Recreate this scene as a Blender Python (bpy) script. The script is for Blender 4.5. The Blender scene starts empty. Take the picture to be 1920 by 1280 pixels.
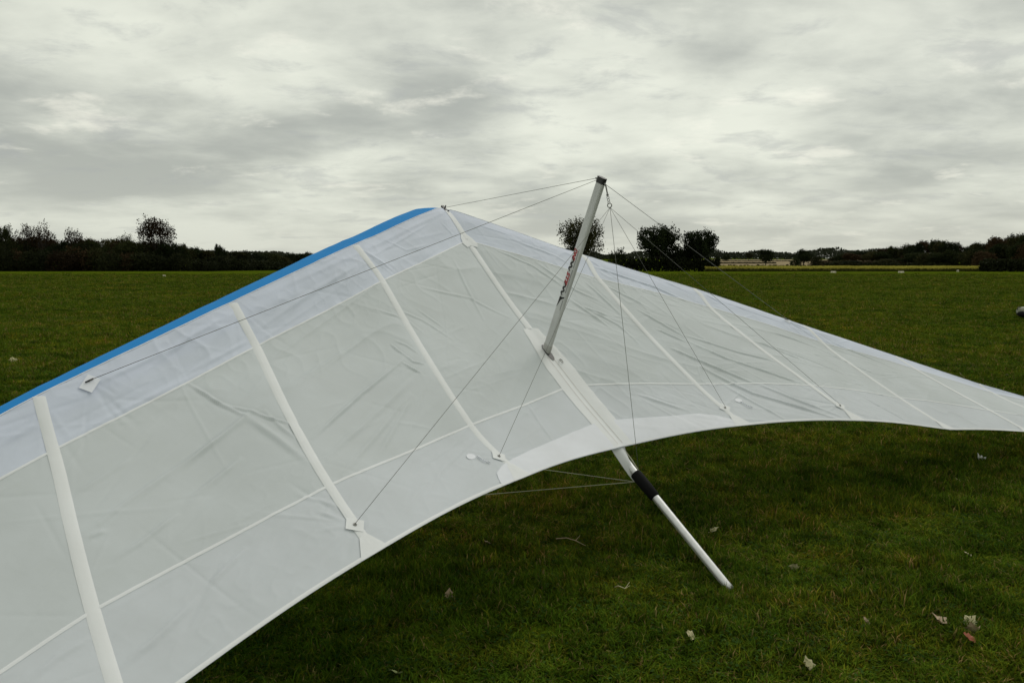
import bpy, bmesh, math, random
import numpy as np
from mathutils import Vector, Matrix

scene=bpy.context.scene
R=math.radians
# ------------------------------------------------------------------ camera
cam_d=bpy.data.cameras.new('camera');cam=bpy.data.objects.new('camera',cam_d);scene.collection.objects.link(cam)
cam.location=(0,0,1.6);cam.rotation_euler=(R(90-5.483),0,0)
cam_d.sensor_width=36;cam_d.lens=27.93;cam_d.clip_start=.05;cam_d.clip_end=12000
scene.camera=cam
# ------------------------------------------------------------------ sky, sun, exposure
SKY_OFF=((.3,16.7,5.2),(4.7,19.9,9.4),(9.0,11.2,18.5),(9.3,10.2,11.7))      # where the cloud pattern starts
SUN_EL,SUN_AZ=48,32           # degrees above the horizon, degrees right of straight ahead (+Y)
world=bpy.data.worlds.new('World');scene.world=world;world.use_nodes=True
def build_sky():
    nt=world.node_tree;nt.nodes.clear();N=nt.nodes.new;L=nt.links.new
    out=N('ShaderNodeOutputWorld')
    sky=N('ShaderNodeTexSky');sky.sky_type='NISHITA';sky.sun_disc=False
    sky.sun_elevation=R(SUN_EL);sky.sun_rotation=R(SUN_AZ)
    bg1=N('ShaderNodeBackground');bg1.inputs['Strength'].default_value=.10;L(sky.outputs[0],bg1.inputs[0])
    tc=N('ShaderNodeTexCoord');sep=N('ShaderNodeSeparateXYZ');L(tc.outputs['Generated'],sep.inputs[0])
    def math_(op,a,b=None,c=None):
        m=N('ShaderNodeMath');m.operation=op
        for i,v in enumerate((a,b,c)):
            if v is None: continue
            if isinstance(v,(int,float)): m.inputs[i].default_value=v
            else: L(v,m.inputs[i])
        return m.outputs[0]
    z=math_('ABSOLUTE',sep.outputs[2]);zz=math_('ADD',z,.17)
    px=math_('DIVIDE',sep.outputs[0],zz);py=math_('DIVIDE',sep.outputs[1],zz)
    comb=N('ShaderNodeCombineXYZ');L(px,comb.inputs[0]);L(py,comb.inputs[1])
    def noise(scale,detail,rough,off,stretch=(1,1,1),dist=0):
        mp=N('ShaderNodeMapping');mp.inputs['Location'].default_value=off;mp.inputs['Scale'].default_value=stretch
        L(comb.outputs[0],mp.inputs[0])
        n=N('ShaderNodeTexNoise');n.inputs['Scale'].default_value=scale;n.inputs['Detail'].default_value=detail
        n.inputs['Roughness'].default_value=rough;n.inputs['Distortion'].default_value=dist
        L(mp.outputs[0],n.inputs['Vector']);return n.outputs['Fac']
    def mixc(f,ca,cb):
        m=N('ShaderNodeMix');m.data_type='RGBA';L(f,m.inputs[0])
        for i,c in((6,ca),(7,cb)):
            if isinstance(c,tuple): m.inputs[i].default_value=(*c,1)
            else: L(c,m.inputs[i])
        return m.outputs[2]
    def step(v,lo,hi):
        m=N('ShaderNodeMapRange');m.interpolation_type='SMOOTHSTEP';L(v,m.inputs[0]);m.inputs[1].default_value=lo;m.inputs[2].default_value=hi;return m.outputs[0]
    # high pale sheet, a broad grey layer and ragged darker scud below it
    big=noise(.85,4,.5,SKY_OFF[0],(1,.7,1));mid=noise(2.1,9,.58,SKY_OFF[1],(.85,1,1),.2)
    wisp=noise(4.6,10,.62,SKY_OFF[2],(.8,1,1),.3);holes=noise(3.2,10,.6,SKY_OFF[3],(.9,1,1),.2)
    soft=math_('ADD',math_('MULTIPLY',big,.62),math_('MULTIPLY',mid,.38))
    col=mixc(step(soft,.37,.61),(.44,.458,.41),(.84,.86,.74))
    col=mixc(math_('MULTIPLY',step(holes,.56,.72),.48),col,(1.02,1.0,.86))
    scud=math_('MULTIPLY',step(math_('ADD',math_('MULTIPLY',wisp,.65),math_('MULTIPLY',mid,.35)),.515,.64),.42)
    col=mixc(scud,col,(.385,.40,.39))
    inv=N('ShaderNodeMath');inv.operation='SUBTRACT';inv.inputs[0].default_value=1;L(step(z,.0,.13),inv.inputs[1])
    col=mixc(math_('MULTIPLY',inv.outputs[0],.55),col,(.56,.58,.525))      # the layers merge into mist low down
    bg2=N('ShaderNodeBackground');L(col,bg2.inputs[0]);bg2.inputs['Strength'].default_value=1.0
    mix=N('ShaderNodeMixShader');mix.inputs[0].default_value=.94
    L(bg1.outputs[0],mix.inputs[1]);L(bg2.outputs[0],mix.inputs[2]);L(mix.outputs[0],out.inputs[0])
build_sky()
sun_d=bpy.data.lights.new('sun','SUN');sun_d.energy=1.1;sun_d.angle=R(35);sun_d.color=(1,.96,.9)
sun=bpy.data.objects.new('sun',sun_d);scene.collection.objects.link(sun)
_d=Vector((math.sin(R(SUN_AZ))*math.cos(R(SUN_EL)),math.cos(R(SUN_AZ))*math.cos(R(SUN_EL)),math.sin(R(SUN_EL))))
sun.rotation_euler=(-_d).to_track_quat('-Z','Y').to_euler();sun.location=_d*50
scene.view_settings.view_transform='Standard';scene.view_settings.look='None'
scene.view_settings.exposure=0;scene.view_settings.gamma=1;scene.view_settings.use_curve_mapping=False
scene.cycles.max_bounces=8;scene.cycles.transparent_max_bounces=8

# ------------------------------------------------------------------ helpers
C=scene.collection
def mesh(name,V,F,mat=None,smooth=False):
    me=bpy.data.meshes.new(name)
    me.from_pydata([tuple(map(float,v)) for v in V] if not isinstance(V,np.ndarray) else V.reshape(-1,3).tolist(),[],F if isinstance(F,list) else F.tolist())
    if mat: me.materials.append(mat)
    if smooth: me.polygons.foreach_set('use_smooth',[True]*len(me.polygons))
    me.update();return me
def link(name,me,parent=None,loc=(0,0,0),rotz=0,scale=(1,1,1),label=None,cat=None,group=None,kind=None):
    o=bpy.data.objects.new(name,me);C.objects.link(o);o.location=loc;o.rotation_euler=(0,0,rotz);o.scale=scale
    if parent: o.parent=parent
    if label:o['label']=label
    if cat:o['category']=cat
    if group:o['group']=group
    if kind:o['kind']=kind
    return o
class MB:
    """collects shapes into one mesh"""
    def __init__(s): s.V=[];s.F=[]
    def add(s,V,F):
        n=len(s.V);s.V+= [tuple(map(float,v)) for v in V];s.F+=[tuple(int(i)+n for i in f) for f in F];return s
    def tube(s,pts,rad,seg=10,cap=True):
        pts=[np.asarray(p,float) for p in pts];n=len(pts)
        rad=[rad]*n if np.isscalar(rad) else rad
        V=[];F=[];prev=None
        for i,p in enumerate(pts):
            t=pts[min(i+1,n-1)]-pts[max(i-1,0)];t=t/np.linalg.norm(t)
            if prev is None:
                h=np.array([0,0,1.]) if abs(t[2])<.9 else np.array([1.,0,0]);x=np.cross(t,h)
            else: x=prev-t*np.dot(prev,t)
            x/=np.linalg.norm(x);prev=x;y=np.cross(t,x)
            for k in range(seg):
                a=2*math.pi*k/seg;V.append(p+rad[i]*(math.cos(a)*x+math.sin(a)*y))
        for i in range(n-1):
            for k in range(seg):
                k2=(k+1)%seg;F.append((i*seg+k,i*seg+k2,(i+1)*seg+k2,(i+1)*seg+k))
        if cap: F.append(tuple(range(seg-1,-1,-1)));F.append(tuple((n-1)*seg+k for k in range(seg)))
        return s.add(V,F)
    def box(s,o,x,y,z):
        o,x,y,z=[np.asarray(q,float) for q in(o,x,y,z)]
        V=[o+i*x+j*y+k*z for k in(-.5,.5) for j in(-.5,.5) for i in(-.5,.5)]
        return s.add(V,[(0,2,3,1),(4,5,7,6),(0,1,5,4),(2,6,7,3),(0,4,6,2),(1,3,7,5)])
    def torus(s,c,n,R_,r,seg=20,ss=8):
        c=np.asarray(c,float);n=np.asarray(n,float);n/=np.linalg.norm(n)
        h=np.array([0,0,1.]) if abs(n[2])<.9 else np.array([1.,0,0]);x=np.cross(n,h);x/=np.linalg.norm(x);y=np.cross(n,x)
        V=[];F=[]
        for i in range(seg):
            a=2*math.pi*i/seg;d=math.cos(a)*x+math.sin(a)*y
            for k in range(ss):
                b=2*math.pi*k/ss;V.append(c+d*(R_+r*math.cos(b))+n*r*math.sin(b))
        for i in range(seg):
            for k in range(ss):
                F.append((i*ss+k,((i+1)%seg)*ss+k,((i+1)%seg)*ss+(k+1)%ss,i*ss+(k+1)%ss))
        return s.add(V,F)
    def mesh(s,name,mat,smooth=False): return mesh(name,s.V,s.F,mat,smooth)

def new_mat(name):
    m=bpy.data.materials.new(name);m.use_nodes=True;m.node_tree.nodes.clear();return m,m.node_tree.nodes.new,m.node_tree.links.new
def simple(name,col,rough=.6,metal=0,var=.15,scale=20,spec=.4,bump=0):
    m,N,L=new_mat(name);o=N('ShaderNodeOutputMaterial');p=N('ShaderNodeBsdfPrincipled')
    p.inputs['Roughness'].default_value=rough;p.inputs['Metallic'].default_value=metal;p.inputs['Specular IOR Level'].default_value=spec
    tc=N('ShaderNodeTexCoord');n=N('ShaderNodeTexNoise');n.inputs['Scale'].default_value=scale;n.inputs['Detail'].default_value=5
    L(tc.outputs['Object'],n.inputs['Vector'])
    r=N('ShaderNodeValToRGB');r.color_ramp.elements[0].position=.3;r.color_ramp.elements[1].position=.7
    r.color_ramp.elements[0].color=(*[c*(1-var) for c in col],1);r.color_ramp.elements[1].color=(*[min(1,c*(1+var)) for c in col],1)
    L(n.outputs['Fac'],r.inputs[0]);L(r.outputs[0],p.inputs['Base Color'])
    if bump:
        b=N('ShaderNodeBump');b.inputs['Strength'].default_value=bump;b.inputs['Distance'].default_value=.01;L(n.outputs['Fac'],b.inputs['Height']);L(b.outputs[0],p.inputs['Normal'])
    L(p.outputs[0],o.inputs[0]);return m
def fabric(name,col,trans=.3,tcol=None,rough=.6,var=.055,weave=.16):
    m,N,L=new_mat(name);o=N('ShaderNodeOutputMaterial');p=N('ShaderNodeBsdfPrincipled')
    p.inputs['Roughness'].default_value=rough;p.inputs['Specular IOR Level'].default_value=.25
    tc=N('ShaderNodeTexCoord')
    n=N('ShaderNodeTexNoise');n.inputs['Scale'].default_value=3.2;n.inputs['Detail'].default_value=6;n.inputs['Roughness'].default_value=.6;L(tc.outputs['Object'],n.inputs['Vector'])
    r=N('ShaderNodeValToRGB');r.color_ramp.elements[0].position=.3;r.color_ramp.elements[1].position=.7
    r.color_ramp.elements[0].color=(*[c*(1-var)*(k) for c,k in zip(col,(1,1,.985))],1);r.color_ramp.elements[1].color=(*[min(1,c*(1+var)) for c in col],1)
    L(n.outputs['Fac'],r.inputs[0])
    n2=N('ShaderNodeTexNoise');n2.inputs['Scale'].default_value=38;n2.inputs['Detail'].default_value=4;L(tc.outputs['Object'],n2.inputs['Vector'])
    b=N('ShaderNodeBump');b.inputs['Strength'].default_value=weave;b.inputs['Distance'].default_value=.004;L(n2.outputs['Fac'],b.inputs['Height'])
    L(r.outputs[0],p.inputs['Base Color']);L(b.outputs[0],p.inputs['Normal'])
    t=N('ShaderNodeBsdfTranslucent');t.inputs[0].default_value=(*(tcol or col),1)
    mx=N('ShaderNodeMixShader');mx.inputs[0].default_value=trans;L(p.outputs[0],mx.inputs[1]);L(t.outputs[0],mx.inputs[2]);L(mx.outputs[0],o.inputs[0]);return m
def leafmat(name,cols,trans=.25,randomize=.5):
    """foliage: colour varies leaf clump by leaf clump and tree by tree"""
    m,N,L=new_mat(name);o=N('ShaderNodeOutputMaterial');p=N('ShaderNodeBsdfPrincipled');p.inputs['Roughness'].default_value=.8;p.inputs['Specular IOR Level'].default_value=.03
    tc=N('ShaderNodeTexCoord');oi=N('ShaderNodeObjectInfo')
    n=N('ShaderNodeTexNoise');n.inputs['Scale'].default_value=6;n.inputs['Detail'].default_value=5;L(tc.outputs['Object'],n.inputs['Vector'])
    a=N('ShaderNodeMath');a.operation='MULTIPLY_ADD';L(oi.outputs['Random'],a.inputs[0]);a.inputs[1].default_value=randomize;a.inputs[2].default_value=-randomize/2
    s=N('ShaderNodeMath');s.operation='ADD';L(n.outputs['Fac'],s.inputs[0]);L(a.outputs[0],s.inputs[1])
    r=N('ShaderNodeValToRGB')
    for i,c in enumerate(cols):
        pos=.25+.5*i/(len(cols)-1)
        e=r.color_ramp.elements[i] if i<2 else r.color_ramp.elements.new(pos)
        e.position=pos;e.color=(*c,1)
    L(s.outputs[0],r.inputs[0]);L(r.outputs[0],p.inputs['Base Color'])
    t=N('ShaderNodeBsdfTranslucent');L(r.outputs[0],t.inputs[0]);mx=N('ShaderNodeMixShader');mx.inputs[0].default_value=trans
    L(p.outputs[0],mx.inputs[1]);L(t.outputs[0],mx.inputs[2]);L(mx.outputs[0],o.inputs[0]);return m

# ------------------------------------------------------------------ terrain
def terr(x,y):
    x=np.asarray(x,float);y=np.asarray(y,float)
    a=np.clip(y-360,0,None);z=.0165*np.clip(a,0,280)+.0105*np.clip(y-640,0,360)
    z=z+.0095*np.clip(y-1000,0,900)*(1+.25*np.sin(x/330.+.7))
    return z
def build_ground():
    ys=np.concatenate([np.linspace(-60,0,7),np.linspace(2,40,20),np.linspace(50,360,24),np.linspace(390,2000,60),np.linspace(2200,6000,10)])
    xs=np.concatenate([-np.geomspace(6000,60,26),np.linspace(-50,50,41),np.geomspace(60,6000,26)])
    X,Y=np.meshgrid(xs,ys);Z=terr(X,Y);nx=len(xs)
    V=np.stack([X,Y,Z],-1).reshape(-1,3)
    F=[(j*nx+i,j*nx+i+1,(j+1)*nx+i+1,(j+1)*nx+i) for j in range(len(ys)-1) for i in range(nx-1)]
    m,N,L=new_mat('field_grass');o=N('ShaderNodeOutputMaterial');p=N('ShaderNodeBsdfPrincipled');p.inputs['Roughness'].default_value=.95;p.inputs['Specular IOR Level'].default_value=0
    g=N('ShaderNodeNewGeometry')
    def noise(sc,det,ro=.6,st=(1,1,1)):
        mp=N('ShaderNodeMapping');mp.inputs['Scale'].default_value=st;L(g.outputs['Position'],mp.inputs[0])
        n=N('ShaderNodeTexNoise');n.inputs['Scale'].default_value=sc;n.inputs['Detail'].default_value=det;n.inputs['Roughness'].default_value=ro;L(mp.outputs[0],n.inputs['Vector']);return n.outputs['Fac']
    def ramp(f,els):
        r=N('ShaderNodeValToRGB')
        for i,(pz,c) in enumerate(els):
            e=r.color_ramp.elements[i] if i<2 else r.color_ramp.elements.new(pz)
            e.position=pz;e.color=(*c,1)
        L(f,r.inputs[0]);return r.outputs[0]
    def mix(a,b,f,bt='MIX'):
        mx=N('ShaderNodeMix');mx.data_type='RGBA';mx.blend_type=bt
        if isinstance(f,float): mx.inputs[0].default_value=f
        else: L(f,mx.inputs[0])
        L(a,mx.inputs[6]);L(b,mx.inputs[7]);return mx.outputs[2]
    c1=ramp(noise(.11,8,.65),[(.32,(.052,.082,.005)),(.5,(.068,.096,.006)),(.68,(.090,.098,.009))])
    c2=ramp(noise(.9,7,.7),[(.33,(.33,.36,.3)),(.46,(.85,.88,.85)),(.66,(1.2,1.16,1.0))])
    c3=ramp(noise(7,5,.7),[(.3,(.62,.64,.6)),(.6,(1.1,1.1,1.05))])
    col=mix(mix(c1,c2,1.0,'MULTIPLY'),c3,1.0,'MULTIPLY')
    L(col,p.inputs['Base Color'])
    b=N('ShaderNodeBump');b.inputs['Strength'].default_value=.6;b.inputs['Distance'].default_value=.12;L(noise(3.1,7,.7),b.inputs['Height']);L(b.outputs[0],p.inputs['Normal'])
    L(p.outputs[0],o.inputs[0])
    link('ground',mesh('ground',V,F,m,True),kind='structure')
    # stubble fields on the rising ground beyond the crop
    def sheet(name,x0,x1,y0,y1,mat,lift):
        ys=np.linspace(y0,y1,24);xx=np.linspace(0,1,30);V=[];
        for y in ys:
            for t in xx:
                x=(x0+(x1-x0)*t)*y;V.append((x,y,float(terr(x,y))+lift))
        F=[(j*30+i,j*30+i+1,(j+1)*30+i+1,(j+1)*30+i) for j in range(23) for i in range(29)]
        return link(name,mesh(name,V,F,mat,True),kind='structure')
    st=simple('stubble',(.25,.20,.125),.95,var=.3,scale=.05,spec=0)
    st2=simple('stubble_pale',(.27,.225,.145),.95,var=.25,scale=.03,spec=0)
    sheet('stubble_field',.235,.46,375,655,st,.06);sheet('stubble_field',.235,.50,690,985,st2,.10)
    sheet('stubble_field',-.42,-.05,1250,1880,st2,.30)
build_ground()

# ------------------------------------------------------------------ glider frame of reference and sail stations
NOSE=np.array([-0.48196362,5.52657864,1.95831479]);TAIL=np.array([1.07735044,3.76207393,0.02])
KV=np.array([0.51126421,-0.57854164,-0.63553008]);SV=np.array([0.75113569,0.66013949,0.00332102]);UV=np.array([0.41761715,-0.47906724,0.77206897])
def gl(a,b,c):
    a=np.asarray(a,float)[...,None];b=np.asarray(b,float)[...,None];c=np.asarray(c,float)[...,None]
    return NOSE+a*KV+b*SV+c*UV
VK=np.array([0,.05,.165,.45,.77,1.0])
# stations (keel, battens, tip): rows of (a,b,c) at the chord knots
ROOT=[(0.0,0,.036),(.11,0,.040),(.338,0,.024),(.96,0,-.012),(1.64,0,-.018),(2.133,0,.004)]
WL=[ROOT,
 [(.482,.937,.090),(.575,.930,.092),(.778,.889,.064),(1.28,.902,.045),(1.853,.919,.058),(2.254,.902,.139)],
 [(.940,1.807,.094),(1.02,1.80,.088),(1.211,1.777,.058),(1.62,1.81,.103),(2.115,1.842,.190),(2.488,1.850,.271)],
 [(1.450,2.700,.137),(1.52,2.70,.131),(1.690,2.696,.108),(2.04,2.715,.150),(2.392,2.736,.217),(2.783,2.750,.300)],
 [(1.960,3.530,.147),(2.02,3.53,.146),(2.15,3.53,.155),(2.44,3.53,.220),(2.78,3.53,.315),(3.045,3.530,.400)],
 [(2.430,4.330,.180),(2.47,4.33,.18),(2.57,4.34,.20),(2.80,4.36,.27),(3.05,4.38,.37),(3.230,4.390,.440)],
 [(2.760,4.740,.260),(2.78,4.74,.262),(2.83,4.75,.28),(2.95,4.76,.32),(3.10,4.77,.38),(3.200,4.780,.430)]]
WR=[ROOT,
 [(.511,.937,.053),(.59,.930,.062),(.785,.889,.056),(1.28,.902,.048),(1.842,.919,.067),(2.259,.902,.136)],
 [(.951,1.807,.083),(1.03,1.80,.092),(1.178,1.777,.089),(1.62,1.81,.125),(2.108,1.843,.195),(2.503,1.850,.262)],
 [(1.474,2.700,.115),(1.54,2.70,.127),(1.69,2.696,.126),(2.04,2.715,.165),(2.385,2.736,.217),(2.783,2.750,.298)],
 [(1.955,3.530,.145),(2.02,3.53,.155),(2.15,3.53,.180),(2.44,3.53,.250),(2.76,3.53,.335),(3.045,3.530,.405)],
 WL[5],WL[6]]
def pchip(x,y,xq):
    h=np.diff(x);d=np.diff(y,axis=0)/h.reshape(-1,*([1]*(y.ndim-1)))
    m=np.zeros_like(y)
    for k in range(1,len(x)-1):
        w1=2*h[k]+h[k-1];w2=h[k]+2*h[k-1]
        with np.errstate(divide='ignore',invalid='ignore'):
            mm=(w1+w2)/(w1/d[k-1]+w2/d[k])
        m[k]=np.where(d[k-1]*d[k]>0,mm,0)
    m[0]=d[0];m[-1]=d[-1]
    i=np.clip(np.searchsorted(x,xq)-1,0,len(x)-2)
    t=((xq-x[i])/h[i]);hh=h[i]
    sh=(-1,)+(1,)*(y.ndim-1);t=t.reshape(sh);hh=hh.reshape(sh)
    return (2*t**3-3*t**2+1)*y[i]+(t**3-2*t**2+t)*hh*m[i]+(-2*t**3+3*t**2)*y[i+1]+(t**3-t**2)*hh*m[i+1]
def catmull(y,u):
    n=len(y)-1;i=np.clip(np.floor(u).astype(int),0,n-1);t=(u-i)
    def g(k): 
        k2=np.clip(k,0,n);r=y[k2]
        lo=(k<0);hi=(k>n)
        if lo.any(): r=np.where(lo.reshape((-1,)+(1,)*(y.ndim-1)),2*y[0]-y[1],r)
        if hi.any(): r=np.where(hi.reshape((-1,)+(1,)*(y.ndim-1)),2*y[n]-y[n-1],r)
        return r
    t=t.reshape((-1,)+(1,)*(y.ndim-1))
    p0,p1,p2,p3=g(i-1),g(i),g(i+1),g(i+2)
    return .5*((2*p1)+(-p0+p2)*t+(2*p0-5*p1+4*p2-p3)*t**2+(-p0+3*p1-3*p2+p3)*t**3)
def sail_abc(side,u,v):
    """u (n,), v (m,) -> (n,m,3) glider coordinates; side -1 left, +1 right"""
    u=np.asarray(u,float);v=np.asarray(v,float)
    ctl=np.array(WL if side<0 else WR,float)          # station, knot, 3
    rows=np.stack([pchip(VK,c,v) for c in ctl])        # station, m, 3
    lin=np.empty((len(u),len(v),3));i=np.clip(np.floor(u).astype(int),0,len(ctl)-2);t=(u-i)[:,None,None]
    lin=rows[i]*(1-t)+rows[i+1]*t
    cm=catmull(rows,u)
    w=.45
    p=lin*(1-w)+cm*w
    # slack cloth: slight fullness between the battens, strongest mid chord
    fr=(u-np.floor(u))[:,None];vv=v[None,:]
    full=np.sin(np.pi*fr)**2*np.sin(np.pi*np.clip(vv,0,1))**.7
    p[...,2]+=(-.012 if side<0 else .010)*full*np.where(u<4,1,.4)[:,None]
    # hollow trailing edge between battens
    p[...,0]-=.012*np.sin(np.pi*fr)*np.clip((vv-.8)/.2,0,1)
    p[...,1]*=side
    return p
RIDGES=[
(-1,3,14,[(1.96,0.39),(1.42,0.335)]),
(-1,5,12,[(1.95,0.605),(1.56,0.525),(1.18,0.475)]),
(-1,4,16,[(2.61,0.48),(2.39,0.435),(2.14,0.4)]),
(-1,3,16,[(2.6,0.615),(2.31,0.545)]),
(-1,3,18,[(1.94,0.685),(1.21,0.555)]),
(-1,3,16,[(1.91,0.755),(1.26,0.595)]),
(-1,3,16,[(1.69,0.75),(1.26,0.605)]),
(-1,5,22,[(2.2,0.41),(2.11,0.545),(2.02,0.685)]),
(-1,5,9,[(2.4,0.175),(2.34,0.245),(2.29,0.315),(2.2,0.41)]),
(-1,4,8,[(2.34,0.26),(2.26,0.34),(2.2,0.38),(2.15,0.42)]),
(-1,4,8,[(2.18,0.39),(2.11,0.46),(2.01,0.525),(2.0,0.615)]),
(-1,3,10,[(2.11,0.43),(2.06,0.525),(2.0,0.61)]),
(-1,5,7,[(1.2,0.4),(1.18,0.435),(1.15,0.46)]),
(-1,4,7,[(1.15,0.46),(1.12,0.495),(1.05,0.52)]),
(-1,4,7,[(1.2,0.48),(1.16,0.515),(1.11,0.545)]),
(-1,4,7,[(1.16,0.395),(1.1,0.43),(1.05,0.48)]),
(-1,3,14,[(2.97,0.355),(2.71,0.325)]),
(-1,4,16,[(2.97,0.505),(2.65,0.46),(2.2,0.42)]),
(-1,3,14,[(2.57,0.585),(2.31,0.545)]),
(-1,3,14,[(2.96,0.525),(2.9,0.535)]),
(-1,4,14,[(2.89,0.655),(2.8,0.645),(2.63,0.615)]),
(-1,4,16,[(2.98,0.91),(2.83,0.895),(2.66,0.865)]),
(-1,3,14,[(3.24,0.83),(3.14,0.82),(3.02,0.825)]),
(-1,3,14,[(2.65,0.86),(2.45,0.82)]),
(-1,6,20,[(1.86,0.025),(1.08,0.04),(0.0,0.025)]),
(-1,7,18,[(1.96,0.12),(1.53,0.09),(1.05,0.08)]),
(-1,4,10,[(0.17,0.06),(0.1,0.14)]),
(-1,7,16,[(2.5,0.07),(2.29,0.045),(2.05,0.04)]),
(-1,6,14,[(2.35,0.14),(1.99,0.135)]),
(-1,5,16,[(3.18,0.08),(3.02,0.08)]),
(-1,6,14,[(2.97,0.155),(2.68,0.15),(2.33,0.155)]),
(-1,5,12,[(0.93,0.07),(0.31,0.045)]),
(-1,4,10,[(0.76,0.03),(0.65,0.1),(0.43,0.115)]),
(-1,5,14,[(2.77,0.05),(2.38,0.055)]),
(-1,3,12,[(0.71,0.25),(0.34,0.36),(0.1,0.49)]),
(-1,3,10,[(1.06,0.265),(0.87,0.365),(0.72,0.48)]),
(-1,3,9,[(1.18,0.245),(0.99,0.34),(0.93,0.41)]),
(-1,3,9,[(0.86,0.32),(0.74,0.42)]),
(-1,3,12,[(0.27,0.215),(0.35,0.45)]),
(-1,2.5,12,[(0.48,0.775),(0.54,0.925)]),
(-1,3,10,[(1.16,0.88),(1.06,0.905)]),
(-1,3,14,[(2.15,0.755),(2.01,0.845),(2.0,0.89)]),
(-1,3,14,[(2.11,0.83),(2.03,0.89)]),
(1,5,14,[(0.99,0.085),(1.54,0.12),(1.78,0.175)]),
(1,5,12,[(1.2,0.025),(1.63,0.02),(1.92,0.075)]),
(1,5,12,[(2.22,0.055),(2.44,0.07),(2.73,0.075)]),
(1,4,12,[(0.84,0.225),(0.91,0.385)]),
(1,4,12,[(0.63,0.395),(0.8,0.465),(0.84,0.56)]),
(1,4,12,[(0.99,0.195),(1.26,0.305)]),
(1,4,12,[(1.13,0.335),(1.33,0.485)]),
(1,4,9,[(1.13,0.45),(1.28,0.515)]),
(1,5,13,[(1.34,0.475),(1.64,0.54),(2.0,0.6)]),
(1,6,14,[(1.31,0.51),(1.49,0.61),(1.96,0.765)]),
(1,6,14,[(1.1,0.565),(1.24,0.64),(1.5,0.775)]),
(1,7,16,[(1.19,0.67),(1.38,0.83),(1.83,0.995)]),
(1,6,16,[(1.52,0.775),(1.69,0.88),(1.88,0.97)]),
(1,4,14,[(1.23,0.785),(1.38,0.99)]),
(1,4,14,[(0.49,0.18),(0.66,0.3),(0.8,0.325)]),
(1,4,14,[(0.54,0.365),(0.7,0.49)]),
(1,4,12,[(0.61,0.39),(0.77,0.415)]),
(1,3,12,[(2.05,0.405),(2.36,0.54)]),
(1,3,12,[(1.94,0.225),(2.03,0.38)]),
(1,3,12,[(2.4,0.25),(2.82,0.265)]),
(1,3,12,[(2.3,0.46),(2.65,0.585)]),
(1,3,14,[(3.15,0.12),(3.61,0.285)]),
(1,3,14,[(2.86,0.275),(3.15,0.46)]),
(1,4,16,[(0.44,0.82),(0.7,0.905)]),
(1,3,14,[(2.46,0.825),(2.56,0.98)]),
(1,5,14,[(0.4,0.08),(0.71,0.095),(0.85,0.13)]),
(1,4,10,[(0.2,0.05),(0.42,0.055)]),
(1,4,10,[(0.2,0.175),(0.43,0.215),(0.58,0.3)])
]

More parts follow.
